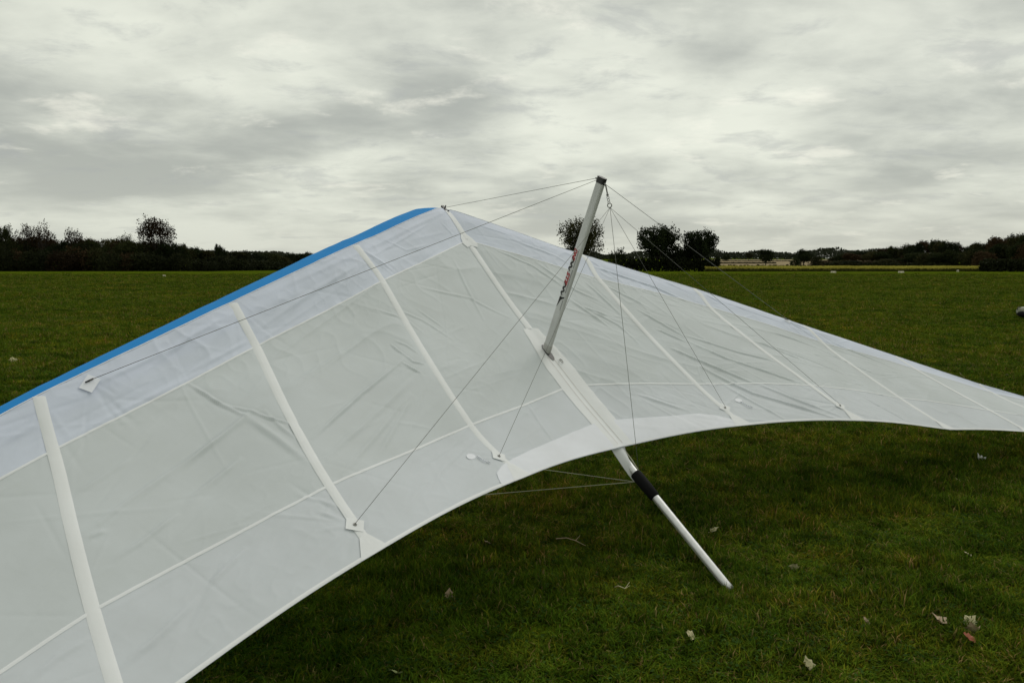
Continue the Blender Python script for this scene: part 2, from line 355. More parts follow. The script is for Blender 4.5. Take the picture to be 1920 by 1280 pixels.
# ------------------------------------------------------------------ sail surface with creases
rs=np.random.RandomState(5)
def vnoise(x,y,seed):
    r=np.random.RandomState(seed);tab=r.rand(256,256)
    xi=np.floor(x).astype(int);yi=np.floor(y).astype(int);fx=x-xi;fy=y-yi;fx=fx*fx*(3-2*fx);fy=fy*fy*(3-2*fy)
    g=lambda i,j:tab[i%256,j%256]
    return (g(xi,yi)*(1-fx)+g(xi+1,yi)*fx)*(1-fy)+(g(xi,yi+1)*(1-fx)+g(xi+1,yi+1)*fx)*fy
NU,NV=900,360
UG=np.linspace(0,6,NU+1);VG=np.linspace(0,1,NV+1)
def build_side(side):
    p=sail_abc(side,UG,VG)
    uu=UG[:,None]*np.ones_like(VG)[None];vv=VG[None]*np.ones_like(UG)[:,None]
    # nose bulge of the leading edge pocket
    p[...,2]+=(1. if side<0 else .35)*np.interp(uu,[0,.05,.12,.3,.5,.8],[0,.018,.030,.027,.020,0])*np.exp(-(vv/.09)**2)
    a,b=p[...,0],p[...,1]*side
    h=np.zeros_like(a)
    for (s,A,w,pts) in RIDGES:
        if s!=side: continue
        A=A*.0019*(.45 if max(q[1] for q in pts)<.166 else 1.);w=w*.001*.82
        ii=[(np.interp(u,UG,np.arange(NU+1)),np.interp(v,VG,np.arange(NV+1))) for u,v in pts]
        ab=[(a[int(i),int(j)],b[int(i),int(j)]) for i,j in ii]
        best=np.full(a.shape,9.);along=np.zeros_like(a);tot=0;lens=[math.dist(ab[k],ab[k+1]) for k in range(len(ab)-1)]
        for k in range(len(ab)-1):
            (x0,y0),(x1,y1)=ab[k],ab[k+1];l=max(lens[k],1e-4);dx,dy=(x1-x0)/l,(y1-y0)/l
            t=np.clip((a-x0)*dx+(b-y0)*dy,0,l);d=np.hypot(a-x0-t*dx,b-y0-t*dy)
            m=d<best;best[m]=d[m];along[m]=(tot+t)[m];tot+=l
        wob=.7+.6*vnoise(a*9+3,b*9,int(w*1e5)%97)
        f=along/max(tot,1e-4);fade=np.clip(4*f,0,1)*np.clip(4*(1-f),0,1)
        fade=.25+.75*fade
        # sharp crest on one side, soft trough on the other
        h+=A*wob*fade*(np.exp(-(best/w)**2)-.35*np.exp(-(best/(2.6*w))**2))
    # many fine straight creases left by packing, and tension lines fanning from the wire anchors and batten fronts
    rc=np.random.RandomState(40+side)
    def crease(x0,y0,x1,y1,A,w):
        l=math.hypot(x1-x0,y1-y0);dx,dy=(x1-x0)/l,(y1-y0)/l
        m=(a>min(x0,x1)-.05)&(a<max(x0,x1)+.05)&(b>min(y0,y1)-.05)&(b<max(y0,y1)+.05)
        t=(a[m]-x0)*dx+(b[m]-y0)*dy;d=np.abs((a[m]-x0)*dy-(b[m]-y0)*dx);d=np.hypot(d,np.maximum(0,np.maximum(-t,t-l)))
        h[m]+=A*np.exp(-(d/w)**2)*np.clip(t/l*3+.2,.15,1)*np.clip((1-t/l)*3+.2,.15,1)
    for _ in range(190):
        iu=rc.randint(10,int(NU*.70));iv=rc.randint(int(NV*.03),NV-8);x0,y0=a[iu,iv],b[iu,iv]
        an=math.radians(60+rc.normal()*16) if rc.rand()<.72 else rc.uniform(0,3.14)
        l=rc.uniform(.12,.65);crease(x0,y0,x0+l*math.cos(an),y0+l*math.sin(an),rc.choice([-1,1])*rc.uniform(.0006,.0019),rc.uniform(.006,.011))
    for u_,v_ in((1.,.905),(2.,.908),(1.,.02),(2.,.02),(3.,.02),(2.8,.03)):
        iu=int(u_/6*NU);iv=int(v_*NV);x0,y0=a[iu,iv],b[iu,iv]
        for _ in range(9):
            an=rc.uniform(0,6.28) if v_>.5 else rc.uniform(-.9,1.3);l=rc.uniform(.12,.38)
            crease(x0,y0,x0+l*math.cos(an),y0+l*math.sin(an),rc.choice([-1,1])*rc.uniform(.0012,.0028),rc.uniform(.007,.012))
    # soft slackness and fine crinkle of the cloth
    h+=.006*(vnoise(a*3.1,b*2.3,3+side)-.5)*np.sin(np.pi*vv)
    cr=np.abs(vnoise(a*7+b*4,b*9-a*3,11+side)-.5)*2
    h+=.0030*(1-cr)**4*np.clip(vnoise(a*1.7,b*1.7,17+side)*2-.7,0,1)
    cr=np.abs(vnoise(a*15-b*12,b*13+a*7,21+side)-.5)*2
    h+=.0014*(1-cr)**5*np.clip(vnoise(a*2.3+9,b*2.1,27+side)*2.4-1.0,0,1)
    # faint drag creases running roughly parallel to the leading edge
    sl=a*.5+b*.866*side*side;nl=a*.866-b*.5
    wv=np.abs(vnoise(nl*8.5+.8*vnoise(sl*1.4,nl*2,33),sl*1.1+7,31+side)-.5)*2
    h+=.0065*(1-wv)**4*np.clip(vnoise(sl*1.3,nl*1.9,37+side)*2.2-.75,0,1)*np.where(vv>.165,1,.6)
    fr_=np.abs(uu-np.round(uu));h*=1-.85*np.exp(-(fr_/.045)**2)
    h*=np.clip(uu/.06,0,1)*np.clip((1-vv)/.02,0.15,1)
    P=gl(p[...,0],p[...,1],p[...,2])
    def nrm(P):
        du=np.gradient(P,axis=0);dv=np.gradient(P,axis=1);n=np.cross(du,dv)*(-side)
        n/=np.linalg.norm(n,axis=-1,keepdims=True)+1e-12
        n*=np.sign((n@UV))[...,None];return n
    n0=nrm(P);P=P+n0*h[...,None];return P,nrm(P)
SAIL={s:build_side(s) for s in(-1,1)}
def samp(side,u,v,off=0.):
    """point on the sail at span u, chord v, lifted by off along the cloth's normal"""
    P,Nn=SAIL[side];u=np.asarray(u,float);v=np.asarray(v,float)
    x=np.clip(u*NU/6,0,NU-.001);y=np.clip(v*NV,0,NV-.001);i=x.astype(int);j=y.astype(int);fx=(x-i)[...,None];fy=(y-j)[...,None]
    def bl(A): return (A[i,j]*(1-fx)+A[i+1,j]*fx)*(1-fy)+(A[i,j+1]*(1-fx)+A[i+1,j+1]*fx)*fy
    n=bl(Nn);n/=np.linalg.norm(n,axis=-1,keepdims=True)
    return bl(P)+n*np.asarray(off)[...,None]
BASE=np.array([TAIL[0],TAIL[1],0.0])
glider=link('hang_glider',None,loc=tuple(BASE),label='white hang glider with blue leading edge parked tail down on the grass',cat='hang glider')
def gpart(name,V,F,mat,parent=None,smooth=True,label=None):
    V=np.asarray(V,float).reshape(-1,3)-BASE
    return link(name,mesh(name,V,F,mat,smooth),parent or glider,label=label)
def gmb(name,mb,mat,parent=None,smooth=True,label=None): return gpart(name,mb.V,mb.F,mat,parent,smooth,label)
def gridF(n,m,flip=False):
    i,j=np.meshgrid(np.arange(n-1),np.arange(m-1),indexing='ij');k=(i*m+j).ravel()
    F=np.stack([k,k+m,k+m+1,k+1],1);return F[:,::-1] if flip else F
M_front=fabric('sailcloth_front',(.68,.73,.86),.22)
M_main=fabric('sailcloth_main',(.725,.77,.81),.34,(.70,.745,.75))
M_rear=fabric('sailcloth_rear',(.73,.77,.83),.32)
M_pocket=fabric('batten_pocket_cloth',(.79,.805,.825),.18)
M_patch=fabric('reinforcement_cloth',(.78,.80,.865),.18)
M_tape=fabric('seam_tape',(.77,.79,.815),.18)
M_blue=fabric('blue_sailcloth',(.004,.20,.54),.02,var=.03,rough=.8)
M_alu=simple('anodised_aluminium',(.72,.72,.73),.42,.75,var=.06,scale=30)
M_post=simple('grey_powder_coat',(.58,.585,.575),.42,.1,var=.08,scale=8)
M_black=simple('black_neoprene',(.005,.005,.0055),.85,var=.2,scale=60,spec=.15)
M_bplast=simple('black_plastic',(.02,.02,.02),.45)
M_wire=simple('coated_steel_wire',(.13,.13,.115),.5,.3)
M_rope=simple('pale_cord',(.42,.42,.30),.8)
M_steel=simple('stainless_steel',(.30,.30,.29),.35,.8)
# panels
for side in(-1,1):
    for nm,v0,v1,mt in(('front_panel',0,.165,M_front),('main_panel',.165,.77,M_main),('rear_panel',.77,1,M_rear)):
        v=np.unique(np.concatenate([[v0,v1],VG[(VG>v0)&(VG<v1)]]));u=UG
        gpart(nm,samp(side,u[:,None]+0*v[None],v[None]+0*u[:,None]),gridF(len(u),len(v),side>0),mt)
    # leading edge: blue sleeve folded over the front tube
    us=np.concatenate([np.linspace(0,.5,26),np.linspace(.53,6,180)])
    P0=samp(side,us,us*0);e=np.gradient(P0,axis=0);e/=np.linalg.norm(e,axis=1,keepdims=True)
    e[:6]=e[6]
    n=np.cross(e,UV);n/=np.linalg.norm(n,axis=1,keepdims=True);n*=-np.sign(n@KV)[:,None]
    Up=np.cross(n,e);Up*=np.sign(Up@UV)[:,None]
    if side<0: W=np.interp(us,[0,.03,.08,.16,.35,.7,1.5,2.5,3.2,6],[.07,.105,.14,.155,.155,.145,.118,.088,.064,.05])
    else: W=np.interp(us,[0,.12,.5,1.5,3,6],[.012,.06,.10,.10,.07,.05])
    prof=[];x=z=0;prof.append((0,0,1))
    rows=[P0]
    cur=P0.copy()
    ds=[(.25,31),(.25,33),(.25,35),(.25,39)]
    for fr,dg in ds:
        cur=cur+(fr*W)[:,None]*(math.cos(R(dg))*n-math.sin(R(dg))*Up);rows.append(cur)
    rr=.032*np.clip(W/.05,.3,1)
    for dg in range(48,250,14):
        cur=cur+(rr*R(14))[:,None]*(math.cos(R(dg))*n-math.sin(R(dg))*Up);rows.append(cur)
    cur=cur+(.16*np.clip(W/.1,.2,1))[:,None]*(math.cos(R(200))*n-math.sin(R(200))*Up);rows.append(cur)
    G=np.stack(rows,1)
    gpart('blue_leading_edge',G,gridF(len(us),G.shape[1],side<0),M_blue,label='bright blue leading edge sleeve')
    # white piping along the seam
    mb=MB();k=slice(2,None,2);mb.tube(list(P0[k]),.0025,6);gmb('piping',mb,M_patch)
    # leading edge tube inside the sleeve and its crossbar
    ins=[P0[i]+(.5*W[i])*(math.cos(R(36))*n[i]-math.sin(R(36))*Up[i])-.055*Up[i] for i in(14,60,110,150,190)]
    mb=MB();mb.tube(ins,.022,10);gmb('leading_edge_tube',mb,M_alu)
    xb=samp(side,np.array([2.75]),np.array([.06]))[0]-.07*UV
    mb=MB();mb.tube([gl(1.42,.03*side,-.10),xb],.024,10);gmb('crossbar',mb,M_alu)
# strips laid on the sail
def strip(name,side,us,vs,width,mat,h=.004,off=.0015,parent=None,label=None,n=7,edge=0.0):
    """raised band following the polyline (us,vs) on the sail"""
    us=np.asarray(us,float);vs=np.asarray(vs,float)
    c=samp(side,us,vs);t=np.gradient(c,axis=0);t/=np.linalg.norm(t,axis=1,keepdims=True)
    nn=samp(side,us,vs,1.0)-c;s=np.cross(nn,t);s/=np.linalg.norm(s,axis=1,keepdims=True)
    w=np.asarray(width)*np.ones(len(us));q=np.linspace(-1,1,n)
    prof=h*np.clip(1-q**2,0,1)**.7+off
    G=c[:,None]+s[:,None]*(q[None,:,None]*w[:,None,None]/2)+nn[:,None]*prof[None,:,None]
    return gpart(name,G,gridF(len(us),n),mat,parent,label=label)
for side in(-1,1):
    for u in(1,2,3,4,5):
        v=np.linspace(.006,.972,110);strip('batten_pocket',side,u+0*v,v,np.interp(v,[0,.06,.9,1],[.049,.045,.041,.038]) if u<3 else .042,M_pocket,h=.0032,off=.001)
        # webbing fan at the trailing edge
        vv=np.linspace(.945,1,9);uu=np.linspace(-1,1,9);wd=np.interp(vv,[.945,1],[.022,.072])
        base=gl(0,0,0);du=.5/ .9
        Pg=np.stack([samp(side,u+uu*w_,vv[i]+0*uu,.004) for i,w_ in enumerate(wd)])
        gpart('batten_end_fan',Pg,gridF(9,9,side<0),M_pocket)
    # seam tapes
    u=np.linspace(.03,5.9,360);strip('seam_tape',side,u,.165+0*u,.010,M_tape,h=.0012,off=.001,n=4)
    strip('seam_tape',side,u,.77+0*u,.013,M_tape,h=.0012,off=.0012,n=4)
    u=np.linspace(0.0,6,360);strip('trailing_hem',side,u,.9945+0*u,.016,M_pocket,h=.002,off=.0015,n=5)
# centre line: keel pocket in three stretches
def cstrip(name,a0,a1,w,mat,h=.006,off=.002,n=9,center=0.0,label=None):
    a=np.linspace(a0,a1,40);w=np.interp(np.linspace(0,1,40),np.linspace(0,1,len(w)),w) if not np.isscalar(w) else w+0*a
    v=np.interp(a,[r[0] for r in ROOT],VK);q=np.linspace(-1,1,n);G=[]
    for i in range(40):
        row=[]
        for k in q:
            b=center+k*w[i]/2;sd=1 if b>=0 else -1
            du=abs(b)/(.93)
            row.append(samp(sd,np.array(du),np.array(v[i]),np.array(off+h*(1-k*k)))) 
        G.append(row)
    return gpart(name,np.array(G),gridF(40,n),mat,label=label)
cstrip('keel_pocket',.03,.33,[.045,.05,.05],M_pocket)
cstrip('centre_patch',.255,.395,[.03,.10,.125,.09],M_pocket,h=.002,off=.004)
cstrip('keel_pocket',.40,1.16,[.05,.05,.055],M_pocket)
cstrip('keel_pocket',1.15,2.13,[.13,.21,.21,.20],M_pocket,h=.003,off=.002,n=13)
for q in(-.032,.012):
    cstrip('stitch_line',1.40,2.11,.003,simple('stitching',(.58,.55,.52),.8),h=.0004,off=.0062,n=3,center=q)
# rounded white reinforcement at the root of the trailing edge
def root_patch():
    for side in(-1,1):
        uu=np.linspace(0,1.16 if side<0 else 1.0,70)
        top=np.interp(uu,[0,.3,.8,.95,1.05,1.13,1.16],[.905,.912,.925,.93,.937,.955,.985]) if side<0 else np.interp(uu,[0,.5,.75,.88,.96,1.0],[.905,.922,.925,.94,.965,.99])
        t=np.linspace(0,1,14);Vv=top[:,None]+(.999-top)[:,None]*t[None]
        gpart('root_patch',samp(side,uu[:,None]+0*t[None],Vv,.0032),gridF(70,14,side>0),M_patch)
root_patch()
# wire anchors on the sail
def on(side,u,v,off=.0): return samp(side,np.array(float(u)),np.array(float(v)),np.array(float(off)))
def square_patch(name,side,u,v,du,dv,rot,mat):
    c=on(side,u,v);eu=on(side,u+.03,v)-c;eu/=np.linalg.norm(eu);nn=on(side,u,v,1.)-c;ev=np.cross(nn,eu)
    ev*=np.sign(np.dot(ev,KV));x=math.cos(rot)*eu+math.sin(rot)*ev;y=-math.sin(rot)*eu+math.cos(rot)*ev
    q=np.linspace(-1,1,6);G=np.array([[c+x*du/2*i+y*dv/2*j+nn*.0055 for j in q] for i in q])
    return gpart(name,G,gridF(6,6,side<0),mat)
ANCH={}
for side in(-1,1):
    for u,v in((1.012,.905),(2.005,.908)):
        square_patch('anchor_patch',side,u,v,.062,.066,.75,M_pocket)
        p=on(side,u,v,.012);ANCH[(side,round(u))]=p
        mb=MB();mb.torus(on(side,u,v,.007),on(side,u,v,1.)-on(side,u,v),.006,.0022,12,6);mb.tube([on(side,u,v,.004),p],.003,8);gmb('anchor_eyelet',mb,M_steel)
    uv=(2.80,.035) if side<0 else (2.80,.03)
    square_patch('side_wire_patch',side,uv[0],uv[1]+.008,.078 if side<0 else .05,.048 if side<0 else .04,.45,M_patch)
    ANCH[(side,'side')]=on(side,uv[0],uv[1],.010)
    mb=MB();c=ANCH[(side,'side')];ed=on(side,uv[0]+.02,uv[1])-on(side,uv[0]-.02,uv[1]);ed/=np.linalg.norm(ed)
    mb.tube([c-.018*ed,c+.018*ed],.0028,6);mb.tube([c,on(side,uv[0],uv[1],-.03)],.003,6);gmb('wire_toggle',mb,M_bplast)
    # telltale: small round window with a yarn streamer
    u0,v0=(1.17,.868) if side<0 else (1.19,.868)
    c=on(side,u0,v0);eu=on(side,u0+.03,v0)-c;eu/=np.linalg.norm(eu);nn=on(side,u0,v0,1.)-c;ev=np.cross(nn,eu);ev*=np.sign(np.dot(ev,KV))
    ring=[c+nn*.003]+[c+nn*.003+.026*(math.cos(t)*eu+.72*math.sin(t)*ev) for t in np.linspace(0,2*math.pi,25)[:-1]]
    tt=gpart('telltale',ring,[(0,1+i,1+(i+1)%24) for i in range(24)],fabric('clear_vinyl',(.68,.70,.76),.1,rough=.4))
    pts=[on(side,u0-.035-.03*t*(1 if side<0 else -1)-(0 if side<0 else -.04),v0+.008+.05*t+.012*math.sin(5*t),.006+.002*math.sin(3*t)) for t in np.linspace(0,1,12)]
    mb=MB();mb.tube(pts,.0028,6);gmb('yarn',mb,M_patch,tt)
# frame: keel, kingpost, control frame
kp_hole=gl(1.359,0,-.018)
keel=[gl(-.02,0,-.02),gl(1.2,0,-.045),gl(2.29,0,-.040)]
mb=MB();mb.tube(keel+[gl(2.40,0,-.032),TAIL+np.array([-.02,.022,.012]),TAIL+np.array([.004,-.004,-.012])],[.021]*6,20);keel_o=gmb('keel_tube',mb,M_alu)
kd=TAIL-gl(2.29,0,-.040);kd/=np.linalg.norm(kd);s0=gl(2.285,0,-.040)
mb=MB();mb.tube([s0,s0+.012*kd,s0+.10*kd,s0+.165*kd,s0+.172*kd],[.029,.0315,.031,.0285,.024],18);gmb('keel_sleeve',mb,M_black,keel_o,label='black sleeve round the keel')
# loose cloth tongue of the keel pocket hanging over the tube behind the trailing edge
tg=[]
for i,t in enumerate(np.linspace(0,1,10)):
    w=.105*(1-t)**.8+.012;cc=gl(2.10+.21*t,-.012+.01*t,.006-.038*t);row=[]
    for k in np.linspace(-1,1,9): row.append(cc+SV*w/2*k-UV*(.045*(abs(k)**1.6)*(.45+.55*t)))
    tg.append(row)
gpart('keel_pocket_tongue',np.array(tg),gridF(10,9),M_pocket)
mb=MB();mb.tube([gl(2.13,.028,-.02),gl(2.21,.036,-.03),gl(2.285,.026,-.03)],.003,6);gmb('tongue_cord',mb,M_rope)
ka=gl(1.359,0,-.02);kt=gl(1.068,0,1.029);ax=kt-ka;Lk=np.linalg.norm(ax);ax/=Lk
fx=-KV-ax*np.dot(-KV,ax);fx/=np.linalg.norm(fx)          # towards the nose, square to the post
fs=np.cross(ax,fx);fs*=-np.sign(np.dot(fs,SV))           # towards the left flank
def stadium(c,ch,th,n=10):
    pts=[];r=th/2;d=ch/2-r
    for k in range(n+1): a=-math.pi/2+math.pi*k/n;pts.append(c+fx*(d+r*math.cos(a))+fs*r*math.sin(a))
    for k in range(n+1): a=math.pi/2+math.pi*k/n;pts.append(c+fx*(-d+r*math.cos(a))+fs*r*math.sin(a))
    return pts
CH,TH=.060,.028
def post(z0,z1,ch,th,z_extra=()):
    zs=[z0,*z_extra,z1];V=[];n=22
    for z in zs:V+=stadium(ka+ax*z,ch,th)
    F=[(i*n+k,i*n+(k+1)%n,(i+1)*n+(k+1)%n,(i+1)*n+k) for i in range(len(zs)-1) for k in range(n)]
    F+=[tuple(range(n-1,-1,-1)),tuple((len(zs)-1)*n+k for k in range(n))];return V,F
V,F=post(-.06,Lk-.028,CH,TH,(.02,.3,.7));kp=gpart('kingpost',V,F,M_post,smooth=False,label='grey aerofoil kingpost printed with red and black lettering')
V,F=post(Lk-.030,Lk+.004,CH+.004,TH+.004);gpart('kingpost_cap',V,F,M_bplast,kp,smooth=False)
V,F=post(.0,.055,CH+.003,TH+.003);gpart('kingpost_collar',V,F,simple('pale_collar',(.42,.42,.40),.5),kp,smooth=False)
for q_ in([kt+fx*.020+ax*-.012,kt+fx*.045+ax*-.016],[kt-fx*.020-ax*.015,kt-fx*.042-ax*.028]): mb=MB();mb.tube(q_,.005,8);gmb('wire_tang',mb,M_steel,kp)
# slot in the sail round the post
mb=MB();nn=on(-1,0.0,.64,1.)-on(-1,0.0,.64);nn=UV
def ell(c,x,y,rx,ry,n=28): return [c+x*rx*math.cos(t)+y*ry*math.sin(t) for t in np.linspace(0,2*math.pi,n+1)[:-1]]
sc=gl(1.372,0,-.0075);e1=ell(sc,KV,SV,.066,.022);gpart('kingpost_slot',[sc]+e1,[(0,1+i,1+(i+1)%28) for i in range(28)],M_bplast,smooth=False,label='black oval slot where the kingpost leaves the sail')
mb=MB();mb.torus(gl(1.455,.045,-.002),UV+.3*SV,.014,.0022,18,6);gmb('pull_ring',mb,M_steel)
# printing on the left flank of the kingpost
M_red=simple('red_print',(.36,.012,.018),.5);M_ink=simple('black_print',(.012,.012,.012),.5)
def flank(x,y,lift=.0006): return ka+ax*x+fx*y+fs*(TH/2+lift)
def text_mesh(txt,size,shear):
    cu=bpy.data.curves.new('lettering','FONT');cu.body=txt;cu.size=size;cu.shear=shear;cu.fill_mode='BOTH';cu.offset=.0018
    ob=bpy.data.objects.new('lettering',cu);C.objects.link(ob);dg=bpy.context.evaluated_depsgraph_get();dg.update()
    me=bpy.data.meshes.new_from_object(ob.evaluated_get(dg));V=np.array([v.co[:] for v in me.vertices]);F=[tuple(p.vertices) for p in me.polygons]
    bpy.data.objects.remove(ob);bpy.data.meshes.remove(me);return V,F
def print_text(name,txt,size,x,y,mat,sx=1.,shear=.3,length=None):
    V,F=text_mesh(txt,size,shear)
    k=sx if length is None else length/(V[:,0].max()-V[:,0].min())
    x0=V[:,0].min()
    return gpart(name,[flank(x+(v[0]-x0)*k,y+v[1]) for v in V],F,mat,kp,smooth=False)
def brush(name,pts,wid,mat):
    pts=np.array(pts,float);t=np.linspace(0,len(pts)-1,40)
    q=catmull(pts,np.clip(t,0,len(pts)-1.0001));w=np.interp(t,np.arange(len(wid)),wid)
    d=np.gradient(q,axis=0);d/=np.linalg.norm(d,axis=1,keepdims=True);s=np.stack([-d[:,1],d[:,0]],1)
    V=[];F=[]
    for i in range(40):
        for sg in(-1,1): a=q[i]+s[i]*w[i]*sg/2;V.append(flank(a[0],a[1],.0007))
    F=[(2*i,2*i+1,2*i+3,2*i+2) for i in range(39)];return gpart(name,V,F,mat,kp,smooth=False)
x0=.345
brush('emblem',[(x0-.045,.021),(x0-.012,.013),(x0+.014,.011),(x0+.024,.006)],[.003,.009,.014,.004],M_ink)
brush('emblem',[(x0-.014,.013),(x0+.012,.004),(x0+.022,-.012),(x0+.028,-.018)],[.003,.013,.009,.003],M_ink)
def wbrush(x): brush('printed_letter',[(x,.004),(x+.014,.019),(x+.026,.004),(x+.034,.001),(x+.044,.015),(x+.058,.002),(x+.068,.006),(x+.084,.020)],[.005,.011,.010,.008,.011,.010,.008,.004],M_ink)
wbrush(x0+.032)
print_text('printed_letter','ILLS',.034,x0+.098,-.004,M_red,length=.080)
wbrush(x0+.186)
print_text('printed_letter','ING',.034,x0+.252,-.004,M_red,length=.072)
rr_=random.Random(4)
for xa,xb in((x0-.055,x0+.005),(x0+.055,x0+.12),(x0+.126,x0+.20),(x0+.21,x0+.325)):
    mb=MB();x=xa
    while x<xb:
        w=rr_.uniform(.002,.005);mb.add([flank(x,-.0165),flank(x+w,-.0165),flank(x+w+.0012,-.0165+rr_.uniform(.004,.006)),flank(x+.0012,-.012)],[(0,1,2,3)]);x+=w+rr_.uniform(.0012,.003)
    gmb('small_print',mb,M_ink,kp,smooth=False)
# ring and bridle
ring_c=gl(1.207,0,.948);fw_=np.array([0,1.,0])
mb=MB();mb.torus(ring_c,np.array([.25,1,.1]),.0115,.0028,20,8);rg=gmb('bridle_ring',mb,M_steel)
top=kt-fx*.036-ax*.024
rdir=top-ring_c;rdir/=np.linalg.norm(rdir)
mb=MB();mb.tube([top,ring_c+rdir*.055],.0028,6);mb.tube([top+.006*SV,ring_c+rdir*.055+.003*SV],.0022,6);gmb('bridle_cord',mb,M_wire,rg)
mb=MB()
for t in np.linspace(.012,.055,4): mb.torus(ring_c+rdir*(t+.004),np.array([.3,1,.0])+(.9*SV if int(t*1000)%2 else 0),.0065,.0018,12,6)
gmb('shackle',mb,M_steel,rg)
def wire(name,a,b,r=.0016,mat=None,sag=0.0):
    mb=MB();a=np.asarray(a);b=np.asarray(b);mb.tube([a+(b-a)*t-np.array([0,0,sag*4*t*(1-t)]) for t in np.linspace(0,1,9)],r,6);return gmb(name,mb,mat or M_wire)
rb=ring_c-rdir*.012
for k in((-1,1),(-1,2),(1,1),(1,2)): wire('luff_line',rb,ANCH[k],.0010)
wire('rear_top_wire',rb,s0+UV*.034,.0013)
nose_top=gl(.008,0,.05)
wire('front_top_wire',kt+fx*.042-ax*.016,nose_top,.0013);wire('side_top_wire',kt+fx*.030-ax*.020,ANCH[(-1,'side')],.0013);wire('side_top_wire',kt-fx*.034-ax*.022,ANCH[(1,'side')],.0013)
# nose fitting
mb=MB();mb.box(gl(.0,0,.038),KV*.05,SV*.022,UV*.012);mb.tube([gl(.008,0,.03),gl(.005,0,.066)],.004,8);mb.tube([gl(.03,.0,.04),gl(.045,.012,.052)],.004,8);gmb('nose_fitting',mb,M_bplast,smooth=False)
# control frame below the sail
hd=np.array([-KV[0],-KV[1],0]);hd/=np.linalg.norm(hd)
apex=gl(1.36,0,-.06);S2=np.array([SV[0],SV[1],0]);S2/=np.linalg.norm(S2)
def corner(s): return np.array([apex[0],apex[1],.028])+hd*.96+S2*.74*s
for s in(-1,1):
    mb=MB();mb.tube([apex+S2*.05*s,corner(s)],.019,12);gmb('upright',mb,M_alu)
    wire('rear_lower_wire',s0+kd*.03-UV*.036,corner(s)+np.array([0,0,.03]),.0022,M_rope)
    wire('front_lower_wire',gl(.03,0,-.04),corner(s)+np.array([0,0,.03]),.0016)
    wire('side_lower_wire',samp(s,np.array([2.75]),np.array([.06]))[0]-.08*UV,corner(s)+np.array([0,0,.03]),.0016)
mb=MB();mb.tube([corner(-1)-S2*.04,corner(1)+S2*.04],.016,12);gmb('base_bar',mb,M_alu)

# ------------------------------------------------------------------ vegetation
def leafcloud(rng,lobes,n,size,clump=14,spread=.055,fill=.25,flat=.0):
    lobes=np.array(lobes,float);w=(lobes[:,3]*lobes[:,4]*lobes[:,5])**.67;w/=w.sum();nc=max(1,n//clump)
    li=rng.choice(len(lobes),nc,p=w);d=rng.normal(size=(nc,3));d/=np.linalg.norm(d,axis=1,keepdims=True)
    r=(fill+(1-fill)*rng.rand(nc))**.45
    cc=lobes[li,:3]+d*lobes[li,3:6]*r[:,None]
    ci=rng.randint(0,nc,n);p=cc[ci]+rng.normal(size=(n,3))*spread
    a=rng.normal(size=(n,3));a/=np.linalg.norm(a,axis=1,keepdims=True);b=rng.normal(size=(n,3));b-=a*(a*b).sum(1,keepdims=True);b/=np.linalg.norm(b,axis=1,keepdims=True)
    s=size*rng.uniform(.55,1.25,(n,1));a=a*s;b=b*s*.75
    V=np.stack([p-a,p+b*.8-a*.1,p+a,p-b*.8+a*.1],1).reshape(-1,3);V[:,2]=np.maximum(V[:,2],.004)
    F=np.arange(4*n).reshape(-1,4);return V,F
def limbs(rng,trunk_h,crown,n,r0,twigs=0):
    """tapered trunk with limbs reaching into the crown (unit tree)"""
    mb=MB();top=trunk_h
    pts=[np.array([0,0,-.01]),np.array([.004,.003,top*.5]),np.array([-.004,.006,top]),np.array([.01,-.004,top+.2])]
    mb.tube(pts,[r0*1.25,r0,r0*.8,r0*.45],8)
    for i in range(n):
        a=2*math.pi*(i+rng.rand()*.7)/n;h=top*rng.uniform(.8,1.35);el=rng.uniform(.5,1.2)
        c=crown;L=rng.uniform(.6,.95)
        end=np.array([math.cos(a)*c[0]*math.cos(el)*L,math.sin(a)*c[0]*math.cos(el)*L,c[1]+c[2]*math.sin(el)*L*.9])
        st=np.array([0,0,h]);m=st*.5+end*.5+np.array([0,0,.04])+rng.normal(size=3)*.015
        mb.tube([st,m,end],[r0*.5,r0*.32,r0*.08],5)
        for k in range(twigs):
            s=st+(end-st)*rng.uniform(.4,.95);e=s+np.array([rng.normal()*.09,rng.normal()*.09,rng.uniform(.03,.16)])
            mb.tube([s,(s+e)/2+rng.normal(size=3)*.01,e],[r0*.16,r0*.11,r0*.04],4,cap=False)
    return mb
M_bark=simple('bark',(.035,.028,.022),.9,var=.3,scale=12)
G_dark=leafmat('foliage_dark',[(.012,.017,.007),(.020,.028,.010),(.034,.040,.014)],.12)
G_olive=leafmat('foliage_olive',[(.016,.019,.008),(.030,.032,.012),(.048,.046,.018)],.15)
G_brown=leafmat('foliage_russet',[(.020,.014,.008),(.036,.024,.012),(.055,.036,.018)],.15)
G_hedge=leafmat('foliage_hedge',[(.010,.013,.006),(.018,.022,.009),(.028,.030,.012)],.10,.2)
def lobed(rng,zc,rx,rz,k,n):
    out=[(0,0,zc,rx*.72,rx*.72,rz*.8)]
    for i in range(n):
        a=2*math.pi*i/n+rng.rand();e=rng.uniform(-.5,1.1);q=rng.uniform(.5,.75)
        r=rng.uniform(.28,.45)*k
        out.append((math.cos(a)*rx*q*math.cos(e),math.sin(a)*rx*q*math.cos(e),zc+rz*q*math.sin(e),rx*r*1.15,rx*r*1.15,rz*r*1.15))
    return out
PROTO={}
